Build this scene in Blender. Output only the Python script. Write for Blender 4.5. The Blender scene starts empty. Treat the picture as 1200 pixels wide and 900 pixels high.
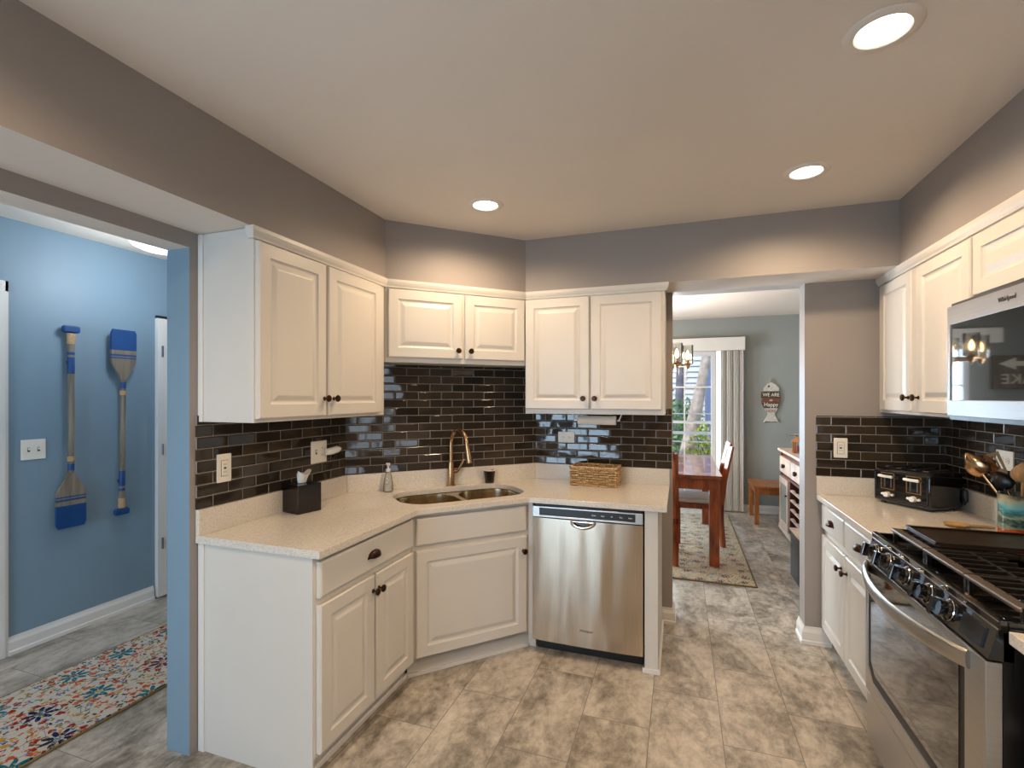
import bpy, bmesh, math, random
from mathutils import Vector, Matrix
random.seed(7)
SC = bpy.context.scene
COL = SC.collection
PI = math.pi

# ------------------------------------------------------------------ camera
cam_d = bpy.data.cameras.new('camera')
cam = bpy.data.objects.new('camera', cam_d)
COL.objects.link(cam)
cam.location = (0, 0, 1.438)
cam.rotation_euler = (PI / 2, 0, math.atan(197.3 / 572))
cam_d.sensor_width = 36
cam_d.lens = 572 / 1200 * 36
cam_d.shift_y = 14.7 / 1200
cam_d.clip_start = 0.02
SC.camera = cam

# ------------------------------------------------------------------ light
SC.view_settings.view_transform = 'Standard'
SC.view_settings.look = 'None'
SC.view_settings.gamma = 1
SC.view_settings.exposure = 0.52
SC.view_settings.use_curve_mapping = False
SC.cycles.max_bounces = 10
SC.cycles.diffuse_bounces = 5
SC.cycles.glossy_bounces = 5
SC.cycles.transparent_max_bounces = 12
SC.cycles.sample_clamp_indirect = 6
SC.cycles.use_denoising = True
SC.cycles.caustics_reflective = False
SC.cycles.caustics_refractive = False

world = bpy.data.worlds.new('sky')
SC.world = world
world.use_nodes = True
bg = world.node_tree.nodes['Background']
bg.inputs['Color'].default_value = (0.62, 0.80, 1.0, 1)
bg.inputs['Strength'].default_value = 1.15


def light(name, kind, loc, energy, color, rot=(0, 0, 0), size=0.1, size_y=None, spot=None, parent=None):
    d = bpy.data.lights.new(name, kind)
    d.energy = energy
    d.color = color
    if kind == 'AREA':
        d.size = size
        if size_y:
            d.shape = 'RECTANGLE'
            d.size_y = size_y
    elif kind == 'SUN':
        d.angle = 0.02
    else:
        d.shadow_soft_size = size
    if spot:
        d.spot_size = spot[0]
        d.spot_blend = spot[1]
    o = bpy.data.objects.new(name, d)
    COL.objects.link(o)
    o.location = loc
    o.rotation_euler = rot
    if parent:
        o.parent = parent
    return o


COOL = (0.58, 0.79, 1.0)
WARM = (1.0, 0.72, 0.46)
light('sun', 'SUN', (0, 12, 8), 2.4, (1.0, 0.95, 0.86), (math.radians(40), math.radians(-38), 0))
# daylight standing in the openings of the room; the last is added fill
light('daylight_patio_door', 'AREA', (-1.95, -2.34, 1.05), 78, COOL, (-PI / 2, 0, PI), 1.45, 2.0)
light('daylight_window', 'AREA', (1.52, 0.1, 1.18), 9, (0.82, 0.91, 1.0), (0, PI / 2, 0), 1.6, 0.78)
light('daylight_dining_door', 'AREA', (-0.65, 6.98, 1.1), 80, COOL, (-PI / 2, 0, 0), 0.95, 1.8)
light('dining_fill_light', 'AREA', (-2.40, 5.0, 1.45), 165, (0.86, 0.93, 1.0), (0, -PI / 2, 0), 1.1, 1.5)  # put in to brighten the dining room, at an added window

DOWN_E = 37
HALL_E = 10.5


# ------------------------------------------------------------------ materials
def lin(c):
    return tuple(((v / 255) / 12.92 if v / 255 <= 0.04045 else ((v / 255 + 0.055) / 1.055) ** 2.4) for v in c) + (1,)


class NT:
    def __init__(self, name):
        self.m = bpy.data.materials.new(name)
        self.m.use_nodes = True
        self.t = self.m.node_tree
        self.b = self.t.nodes['Principled BSDF']

    def n(self, typ, **kw):
        nd = self.t.nodes.new(typ)
        for k, v in kw.items():
            setattr(nd, k, v)
        return nd

    def l(self, a, b):
        self.t.links.new(a, b)

    def set(self, nd, **kw):
        for k, v in kw.items():
            k = k.replace('_', ' ')
            if hasattr(v, 'is_output') or isinstance(v, bpy.types.NodeSocket):
                self.l(v, nd.inputs[k])
            else:
                nd.inputs[k].default_value = v

    def math(self, op, a, b=0.0, c=None):
        nd = self.n('ShaderNodeMath', operation=op)
        for i, v in enumerate((a, b, c)):
            if v is None:
                continue
            if isinstance(v, bpy.types.NodeSocket):
                self.l(v, nd.inputs[i])
            else:
                nd.inputs[i].default_value = v
        return nd.outputs[0]

    def mix(self, f, a, b):
        nd = self.n('ShaderNodeMix', data_type='RGBA')
        for i, v in ((0, f), (6, a), (7, b)):
            if isinstance(v, bpy.types.NodeSocket):
                self.l(v, nd.inputs[i])
            else:
                nd.inputs[i].default_value = v
        return nd.outputs[2]

    def coords(self, scale=(1, 1, 1), out='Object'):
        tc = self.n('ShaderNodeTexCoord')
        mp = self.n('ShaderNodeMapping')
        mp.inputs['Scale'].default_value = scale
        self.l(tc.outputs[out], mp.inputs['Vector'])
        return mp.outputs[0]

    def noise(self, vec, scale, detail=4, rough=0.5, dist=0.0):
        nd = self.n('ShaderNodeTexNoise')
        self.l(vec, nd.inputs['Vector'])
        nd.inputs['Scale'].default_value = scale
        nd.inputs['Detail'].default_value = detail
        nd.inputs['Roughness'].default_value = rough
        nd.inputs['Distortion'].default_value = dist
        return nd.outputs['Fac']

    def ramp(self, f, stops, const=False):
        nd = self.n('ShaderNodeValToRGB')
        cr = nd.color_ramp
        if const:
            cr.interpolation = 'CONSTANT'
        while len(cr.elements) < len(stops):
            cr.elements.new(0.5)
        for e, (p, c) in zip(cr.elements, stops):
            e.position = p
            e.color = c
        self.l(f, nd.inputs[0])
        return nd.outputs[0]

    def bump(self, h, strength=0.2, dist=0.01):
        nd = self.n('ShaderNodeBump')
        nd.inputs['Strength'].default_value = strength
        nd.inputs['Distance'].default_value = dist
        self.l(h, nd.inputs['Height'])
        self.l(nd.outputs[0], self.b.inputs['Normal'])


def simple(name, rgb, rough=0.5, metal=0.0, var=0.06, scale=8.0, bump=0.0, bscale=60, spec=0.5, coat=0.0, stretch=(1, 1, 1)):
    k = NT(name)
    c = lin(rgb)
    v = k.coords(stretch)
    f = k.noise(v, scale, 3)
    d = tuple(x * (1 - var) for x in c[:3]) + (1,)
    u = tuple(min(1, x * (1 + var)) for x in c[:3]) + (1,)
    k.l(k.ramp(f, [(0.3, d), (0.7, u)]), k.b.inputs['Base Color'])
    k.b.inputs['Roughness'].default_value = rough
    k.b.inputs['Metallic'].default_value = metal
    k.b.inputs['Specular IOR Level'].default_value = spec
    k.b.inputs['Coat Weight'].default_value = coat
    if bump:
        k.bump(k.noise(v, bscale, 3), bump, 0.003)
    return k.m


def emit(name, rgb, strength):
    k = NT(name)
    k.b.inputs['Base Color'].default_value = lin(rgb)
    k.b.inputs['Emission Color'].default_value = lin(rgb)
    k.b.inputs['Emission Strength'].default_value = strength
    return k.m


def glass(name, tint=(1, 1, 1, 1), gloss=0.1):
    k = NT(name)
    k.t.nodes.remove(k.b)
    out = [n for n in k.t.nodes if n.type == 'OUTPUT_MATERIAL'][0]
    tr = k.n('ShaderNodeBsdfTransparent')
    tr.inputs[0].default_value = tint
    gl = k.n('ShaderNodeBsdfGlossy')
    gl.inputs['Roughness'].default_value = 0.02
    fr = k.n('ShaderNodeLayerWeight')
    fr.inputs['Blend'].default_value = 0.25
    mx = k.n('ShaderNodeMixShader')
    f = k.math('MULTIPLY_ADD', fr.outputs['Fresnel'], 0.8, gloss * 0.3)
    k.l(f, mx.inputs[0])
    k.l(tr.outputs[0], mx.inputs[1])
    k.l(gl.outputs[0], mx.inputs[2])
    k.l(mx.outputs[0], out.inputs[0])
    return k.m


def brick(k, vec, w, h, mortar, offset=0.5):
    b = k.n('ShaderNodeTexBrick')
    b.offset = offset
    b.squash = 1
    k.l(vec, b.inputs['Vector'])
    b.inputs['Scale'].default_value = 1
    b.inputs['Mortar Size'].default_value = mortar
    b.inputs['Mortar Smooth'].default_value = 0.15
    b.inputs['Brick Width'].default_value = w
    b.inputs['Row Height'].default_value = h
    b.inputs['Color1'].default_value = (0, 0, 0, 1)
    b.inputs['Color2'].default_value = (1, 1, 1, 1)
    b.inputs['Mortar'].default_value = (0.5, 0.5, 0.5, 1)
    return b


def swizzle(k, order, shift=(0, 0, 0), out='Object'):
    tc = k.n('ShaderNodeTexCoord')
    s = k.n('ShaderNodeSeparateXYZ')
    c = k.n('ShaderNodeCombineXYZ')
    k.l(tc.outputs[out], s.inputs[0])
    for i, a in enumerate(order):
        if a is not None:
            k.l(k.math('ADD', s.outputs['XYZ'.index(a)], shift[i]), c.inputs[i])
    return c.outputs[0]


def tile_material():
    k = NT('glazed_subway_tile')
    v = swizzle(k, ('X', 'Z', None))
    b = brick(k, v, 0.1455, 0.0489, 0.0016)
    tone = k.ramp(b.outputs['Color'], [(0.0, (0.020, 0.015, 0.011, 1)), (1.0, (0.046, 0.034, 0.023, 1))])
    k.l(k.mix(b.outputs['Fac'], tone, (0.24, 0.215, 0.185, 1)), k.b.inputs['Base Color'])
    k.l(k.math('MULTIPLY_ADD', b.outputs['Fac'], 0.6, 0.045), k.b.inputs['Roughness'])
    k.b.inputs['Specular IOR Level'].default_value = 0.45
    b2 = brick(k, v, 0.1455, 0.0489, 0.007)
    b2.inputs['Mortar Smooth'].default_value = 1.0
    w = k.noise(v, 11, 1, 0.3)
    h = k.math('SUBTRACT', k.math('MULTIPLY', w, 0.55), k.math('MULTIPLY', b2.outputs['Fac'], 1.0))
    k.bump(h, 0.45, 0.004)
    bp = [n for n in k.t.nodes if n.type == 'BUMP'][0]
    # every tile is set at a slightly different tilt
    wn = k.n('ShaderNodeTexWhiteNoise', noise_dimensions='3D')
    k.l(b.outputs['Color'], wn.inputs['Vector'])
    a = k.n('ShaderNodeVectorMath', operation='SUBTRACT')
    k.l(wn.outputs['Color'], a.inputs[0])
    a.inputs[1].default_value = (0.5, 0.5, 0.5)
    c = k.n('ShaderNodeVectorMath', operation='SCALE')
    k.l(a.outputs[0], c.inputs[0])
    c.inputs['Scale'].default_value = 0.09
    ge = k.n('ShaderNodeNewGeometry')
    d = k.n('ShaderNodeVectorMath', operation='ADD')
    k.l(ge.outputs['Normal'], d.inputs[0])
    k.l(c.outputs[0], d.inputs[1])
    e = k.n('ShaderNodeVectorMath', operation='NORMALIZE')
    k.l(d.outputs[0], e.inputs[0])
    k.l(e.outputs[0], bp.inputs['Normal'])
    return k.m


def floor_material():
    k = NT('floor_tile_vinyl')
    v = swizzle(k, ('Y', 'X', None), (-2.8 + 6.1 + 0.305, -0.755 + 0.2937 * 20, 0))
    b = brick(k, v, 0.61, 0.2937, 0.0016)
    # each tile gets its own piece of stone pattern
    off = k.n('ShaderNodeVectorMath', operation='MULTIPLY_ADD')
    k.l(b.outputs['Color'], off.inputs[0])
    off.inputs[1].default_value = (3.0, 5.0, 0)
    k.l(v, off.inputs[2])
    mp = k.n('ShaderNodeMapping')
    mp.inputs['Scale'].default_value = (1.0, 1.45, 1)
    k.l(off.outputs[0], mp.inputs['Vector'])
    big = k.noise(mp.outputs[0], 2.6, 8, 0.68, 0.7)
    fine = k.noise(mp.outputs[0], 15, 8, 0.72, 0.3)
    s = k.math('ADD', k.math('MULTIPLY', big, 0.60), k.math('MULTIPLY', fine, 0.40))
    col = k.ramp(s, [(0.34, (0.09, 0.078, 0.062, 1)), (0.42, (0.20, 0.178, 0.145, 1)), (0.485, (0.34, 0.305, 0.255, 1)), (0.56, (0.50, 0.455, 0.39, 1)), (0.66, (0.62, 0.58, 0.52, 1))])
    k.l(k.mix(b.outputs['Fac'], col, (0.14, 0.12, 0.10, 1)), k.b.inputs['Base Color'])
    k.l(k.math('MULTIPLY_ADD', fine, 0.25, 0.22), k.b.inputs['Roughness'])
    k.bump(k.math('SUBTRACT', k.math('MULTIPLY', fine, 0.4), b.outputs['Fac']), 0.25, 0.003)
    return k.m


def quartz_material():
    k = NT('speckled_quartz')
    v = k.coords()
    a = k.noise(v, 420, 2, 0.6)
    c = k.noise(v, 140, 3, 0.6)
    f = k.math('ADD', k.math('MULTIPLY', a, 0.6), k.math('MULTIPLY', c, 0.4))
    k.l(k.ramp(f, [(0.36, (0.38, 0.35, 0.30, 1)), (0.45, (0.60, 0.56, 0.50, 1)), (0.58, (0.68, 0.64, 0.57, 1)), (0.68, (0.80, 0.77, 0.71, 1))]), k.b.inputs['Base Color'])
    k.b.inputs['Roughness'].default_value = 0.16
    return k.m


def steel_material(name='brushed_steel', rgb=(0.52, 0.50, 0.47, 1), rough=0.30, stretch=(2, 2, 260)):
    k = NT(name)
    v = k.coords(stretch)
    f = k.noise(v, 1.5, 4, 0.7)
    k.l(k.ramp(f, [(0.3, tuple(x * 0.85 for x in rgb[:3]) + (1,)), (0.7, rgb)]), k.b.inputs['Base Color'])
    k.b.inputs['Metallic'].default_value = 1
    k.l(k.math('MULTIPLY_ADD', f, 0.12, rough - 0.06), k.b.inputs['Roughness'])
    k.bump(f, 0.06, 0.002)
    return k.m


def wavy_steel():
    # thin door skin: broad soft waves plus a fine vertical brush
    k = NT('dishwasher_steel')
    v = k.coords((260, 2, 2))
    f = k.noise(v, 1.5, 3, 0.6)
    v2 = k.coords((1.0, 1.0, 0.14))
    g = k.noise(v2, 8.5, 1, 0.3)
    k.l(k.ramp(f, [(0.3, (0.50, 0.43, 0.34, 1)), (0.7, (0.60, 0.52, 0.42, 1))]), k.b.inputs['Base Color'])  # brown tint puts the room's warm reflection into the steel colour
    k.b.inputs['Metallic'].default_value = 1
    k.b.inputs['Roughness'].default_value = 0.24
    k.bump(k.math('ADD', k.math('MULTIPLY', f, 0.01), g), 0.55, 0.02)
    return k.m


def wood_material(name, dark, light_, stretch=(1, 1, 12), rough=0.35, scale=3.0, coat=0.2):
    k = NT(name)
    v = k.coords(stretch)
    f = k.noise(v, scale, 6, 0.6, 0.8)
    k.l(k.ramp(f, [(0.3, lin(dark)), (0.7, lin(light_))]), k.b.inputs['Base Color'])
    k.b.inputs['Roughness'].default_value = rough
    k.b.inputs['Coat Weight'].default_value = coat
    k.bump(f, 0.1, 0.002)
    return k.m


def rug_material(name, fs, fr, b0=(176, 166, 150), b1=(216, 208, 194)):
    k = NT(name)
    tc = k.n('ShaderNodeTexCoord')
    P = tc.outputs['Object']
    wv = k.noise(P, 700, 2)
    base = k.ramp(wv, [(0.3, lin(b0)), (0.7, lin(b1))])
    col = base

    def sep(x):
        s = k.n('ShaderNodeSeparateXYZ')
        k.l(x, s.inputs[0])
        return s.outputs

    def flowers(scale, rnd, rad, petals, pal, inner, cur, spin=0.0, wob=3.0):
        vo = k.n('ShaderNodeTexVoronoi', voronoi_dimensions='2D')
        k.l(P, vo.inputs['Vector'])
        vo.inputs['Scale'].default_value = scale
        vo.inputs['Randomness'].default_value = rnd
        dv = k.n('ShaderNodeVectorMath', operation='SUBTRACT')
        k.l(P, dv.inputs[0])
        k.l(vo.outputs['Position'], dv.inputs[1])
        o = sep(dv.outputs[0])
        ang = k.math('ARCTAN2', o[1], o[0])
        sc = sep(vo.outputs['Color'])
        ang = k.math('ADD', ang, k.math('MULTIPLY', sc[1], 6.0 * rnd + spin))
        r = k.math('MULTIPLY', vo.outputs['Distance'], 1.0)
        cs = k.math('ABSOLUTE', k.math('COSINE', k.math('MULTIPLY', ang, petals / 2)))
        lim = k.math('MULTIPLY_ADD', cs, rad * 0.85, rad * 0.15)
        m = k.math('MULTIPLY', k.math('LESS_THAN', r, lim), k.math('GREATER_THAN', r, rad * inner))
        c = k.ramp(sc[0], pal, True)
        return k.mix(m, cur, c), vo

    red, navy, teal, gold, olive, rust, blue, plum = [lin(c) for c in ((150, 38, 28), (24, 34, 70), (14, 104, 118), (190, 138, 50), (112, 110, 60), (186, 84, 44), (50, 120, 170), (92, 34, 62))]
    # vines
    nz = k.noise(P, 5.5, 1, 0.3, 1.2)
    vine = k.math('LESS_THAN', k.math('ABSOLUTE', k.math('SUBTRACT', nz, 0.5)), 0.008)
    col = k.mix(vine, col, lin((122, 116, 76)))
    nz2 = k.noise(P, 8.5, 1, 0.3, 1.6)
    vine2 = k.math('LESS_THAN', k.math('ABSOLUTE', k.math('SUBTRACT', nz2, 0.47)), 0.009)
    col = k.mix(vine2, col, lin((74, 128, 150)))
    col, _ = flowers(fs * 7.0, 1.0, 0.26 * fr, 2, [(0, red), (0.2, gold), (0.38, teal), (0.52, rust), (0.7, navy), (0.85, olive)], 0.0, col)
    col, _ = flowers(fs * 4.4, 1.0, 0.23 * fr, 3, [(0, olive), (0.2, rust), (0.45, blue), (0.65, plum), (0.8, gold)], 0.2, col)
    col, _ = flowers(fs, 0.45, 0.34 * fr, 8, [(0, red), (0.4, rust), (0.6, gold), (0.8, red)], 0.72, col)
    col, _ = flowers(fs, 0.45, 0.22 * fr, 8, [(0, navy), (0.35, teal), (0.7, navy), (0.85, plum)], 0.28, col, 0.4)
    col, _ = flowers(fs, 0.45, 0.055 * fr, 5, [(0, teal), (0.5, gold)], 0.0, col)
    worn = k.noise(P, 60, 4, 0.7)
    col = k.mix(k.math('MULTIPLY', k.math('GREATER_THAN', worn, 0.58), 0.4), col, base)
    k.l(col, k.b.inputs['Base Color'])
    k.b.inputs['Roughness'].default_value = 0.95
    k.b.inputs['Specular IOR Level'].default_value = 0.1
    k.bump(wv, 0.6, 0.004)
    return k.m


def wicker_material():
    k = NT('woven_rattan')
    v = k.coords((1, 1, 1))
    f = k.noise(v, 120, 3)
    k.l(k.ramp(f, [(0.3, lin((104, 72, 40))), (0.7, lin((222, 188, 136)))]), k.b.inputs['Base Color'])
    k.b.inputs['Roughness'].default_value = 0.6
    return k.m


def leaf_material(name, a, b):
    k = NT(name)
    f = k.noise(k.coords(), 9, 3)
    k.l(k.ramp(f, [(0.35, lin(a)), (0.65, lin(b))]), k.b.inputs['Base Color'])
    k.b.inputs['Roughness'].default_value = 0.6
    return k.m


def crock_material():
    k = NT('painted_ceramic_landscape')
    tc = k.n('ShaderNodeTexCoord')
    s = k.n('ShaderNodeSeparateXYZ')
    k.l(tc.outputs['Object'], s.inputs[0])
    nz = k.noise(k.coords((1, 1, 2.2)), 14, 5, 0.6, 0.6)
    z = k.math('ADD', k.math('MULTIPLY', s.outputs[2], 5.6), k.math('MULTIPLY_ADD', nz, 0.5, -0.25))
    c = k.ramp(z, [(0.0, lin((150, 44, 14))), (0.14, lin((226, 120, 30))), (0.24, lin((170, 50, 18))), (0.32, lin((120, 150, 130))), (0.42, lin((30, 62, 66))), (0.50, lin((150, 170, 140))), (0.60, lin((40, 96, 104))), (0.72, lin((110, 186, 196))), (0.85, lin((176, 172, 140))), (0.97, lin((96, 84, 66)))])
    k.l(c, k.b.inputs['Base Color'])
    k.b.inputs['Roughness'].default_value = 0.12
    return k.m


def siding_material():
    k = NT('white_lap_siding')
    k.b.inputs['Base Color'].default_value = lin((214, 216, 216))
    k.b.inputs['Roughness'].default_value = 0.6
    return k.m


M = {}
M['paint'] = simple('grey_wall_paint', (146, 139, 134), 0.55, var=0.02, scale=3, bump=0.04, bscale=160)
M['paint_dining'] = simple('sage_grey_wall_paint', (146, 150, 146), 0.55, var=0.02, scale=3, bump=0.04, bscale=160)
M['paint_tan'] = simple('tan_wall_paint', (176, 146, 110), 0.55, var=0.02, scale=3)
M['blue'] = simple('blue_wall_paint', (118, 143, 160), 0.5, var=0.02, scale=3, bump=0.04, bscale=160)
M['ceil'] = simple('ceiling_white_paint', (222, 213, 202), 0.8, var=0.015, scale=2, bump=0.05, bscale=220)
M['white'] = simple('cabinet_white_paint', (206, 202, 194), 0.34, var=0.015, scale=4)
M['trimw'] = simple('trim_white_paint', (216, 214, 210), 0.35, var=0.015, scale=4)
M['tile'] = tile_material()
M['floor'] = floor_material()
M['quartz'] = quartz_material()
M['steel'] = steel_material()
M['steel_reflect_tint'] = steel_material('sink_steel_reflection_tint', (0.60, 0.48, 0.31, 1), 0.22)  # warm reflected light is tinted into the sink's steel colour
M['steel_satin'] = steel_material('satin_appliance_steel', (0.40, 0.39, 0.38, 1), 0.42, (2, 2, 200))
M['steel_dw'] = wavy_steel()
M['chrome'] = simple('polished_chrome', (200, 198, 194), 0.1, 1.0, var=0.03)
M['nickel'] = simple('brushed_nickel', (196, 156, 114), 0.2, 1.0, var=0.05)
M['bronze'] = simple('oil_rubbed_bronze', (62, 38, 24), 0.3, 0.8, var=0.3, scale=60)
M['black_glass'] = simple('black_oven_glass', (12, 11, 10), 0.03, 0.0, var=0.1, spec=1.0, coat=1.0)
M['black'] = simple('black_plastic', (16, 15, 15), 0.35, var=0.1)
M['black_gloss'] = simple('glossy_black_enamel', (14, 13, 13), 0.1, var=0.1, coat=0.8)
M['iron'] = simple('cast_iron', (36, 31, 27), 0.42, 0.4, var=0.25, scale=90, bump=0.2, bscale=300)
M['bar_iron'] = simple('iron_bar_reflection_tint', (120, 108, 96), 0.36, 0.7, var=0.1)  # paler than the other grate bars: warm reflection put into the colour
M['griddle'] = simple('seasoned_griddle', (48, 38, 28), 0.4, 0.4, var=0.25, scale=14)
M['plastic_w'] = simple('white_plastic', (226, 222, 212), 0.35, var=0.02)
M['slotdark'] = simple('dark_socket_slot', (60, 54, 48), 0.5, var=0.05)
M['lacquer'] = simple('dark_plum_lacquer', (13, 5, 6), 0.2, var=0.25, scale=20, coat=0.1)
M['tissue'] = simple('white_tissue_paper', (232, 228, 220), 0.9, var=0.03)
M['glass'] = glass('clear_window_glass')
M['shade_glass'] = glass('clear_shade_glass', (0.95, 0.93, 0.9, 1), 0.35)
M['bottle'] = glass('clear_bottle_plastic', (0.93, 0.93, 0.92, 1), 0.2)
M['cup'] = simple('black_ceramic_cup', (26, 17, 16), 0.25, var=0.1)
M['wicker'] = wicker_material()
M['paper'] = simple('white_paper_towel', (228, 222, 212), 0.9, var=0.02, bump=0.2, bscale=120)
M['oakgrey'] = wood_material('weathered_grey_wood', (88, 80, 68), (138, 128, 112), (1, 1, 0.12), 0.7, 26, 0)
M['oarblue'] = simple('cobalt_blue_paint', (5, 62, 118), 0.5, var=0.12, scale=14)
M['rope'] = simple('jute_rope', (176, 146, 110), 0.9, var=0.25, scale=160, bump=0.6, bscale=300)
M['rug'] = rug_material('floral_runner_pile', 4.0, 1.15)
M['rug2'] = rug_material('fine_floral_rug_pile', 7.0, 0.9, (150, 138, 112), (206, 194, 168))
M['rugedge'] = simple('rug_binding', (120, 100, 66), 0.9, var=0.2, scale=60)
M['wood'] = wood_material('red_brown_sheesham_wood', (88, 34, 13), (168, 84, 38), (5, 5, 0.7), 0.28, 6)
M['woodtop'] = wood_material('sheesham_table_top', (92, 34, 16), (150, 74, 36), (7, 0.7, 5), 0.16, 5, 0.6)
M['benchwood'] = wood_material('honey_brown_wood', (126, 70, 28), (184, 116, 56), (5, 0.7, 1), 0.35, 7)
M['cushion'] = simple('cream_seat_cushion', (214, 204, 188), 0.85, var=0.04)
M['hutchw'] = wood_material('whitewashed_wood', (188, 160, 138), (226, 206, 188), (3, 3, 0.6), 0.5, 9, 0)
M['hutchd'] = wood_material('dark_red_wood', (72, 24, 12), (116, 46, 24), (3, 3, 0.6), 0.4, 9)
M['etched'] = simple('frosted_glass_panel', (170, 182, 176), 0.15, var=0.06)
M['blind'] = simple('off_white_vinyl_slat', (222, 218, 210), 0.5, var=0.02)
M['signw'] = wood_material('distressed_white_wood', (168, 162, 150), (214, 210, 200), (2, 1, 6), 0.8, 16, 0)
M['signd'] = wood_material('dark_stained_plank', (52, 40, 26), (92, 76, 52), (2, 1, 8), 0.8, 14, 0)
M['signr'] = simple('faded_red_paint', (122, 66, 52), 0.8, var=0.2, scale=30)
M['lettering'] = simple('cream_lettering', (232, 226, 210), 0.7, var=0.02)
M['darklet'] = simple('dark_lettering', (60, 56, 54), 0.5, var=0.02)
M['bark'] = simple('pale_rough_bark', (170, 158, 150), 0.95, var=0.35, scale=7, bump=0.8, bscale=18)
M['bark2'] = simple('grey_violet_bark', (104, 104, 118), 0.95, var=0.3, scale=7, bump=0.8, bscale=18)
M['leaf'] = leaf_material('green_leaves', (32, 84, 52), (96, 156, 84))
M['leaf2'] = leaf_material('yellow_green_leaves', (130, 146, 40), (206, 206, 96))
M['ground'] = simple('pale_gravel_ground', (170, 160, 152), 0.95, var=0.3, scale=30, bump=0.6, bscale=60)
M['siding'] = siding_material()
M['siding_blue'] = simple('shaded_blue_siding', (96, 116, 156), 0.7, var=0.08, scale=3)  # bluish shade is painted into the colour of the house wing
M['lens'] = emit('lit_downlight_lens', (255, 246, 232), 6.0)
M['bulb'] = emit('warm_bulb_glow', (255, 214, 150), 14.0)
M['frosted'] = emit('lit_hall_lamp_glass', (226, 232, 250), 0.55)
M['crock'] = crock_material()
M['spoonwood'] = wood_material('pale_spoon_wood', (150, 104, 58), (206, 160, 104), (6, 6, 1), 0.5, 10, 0)
M['tan'] = simple('tan_glazed_ceramic', (176, 140, 92), 0.25, var=0.2, scale=30)


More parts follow.
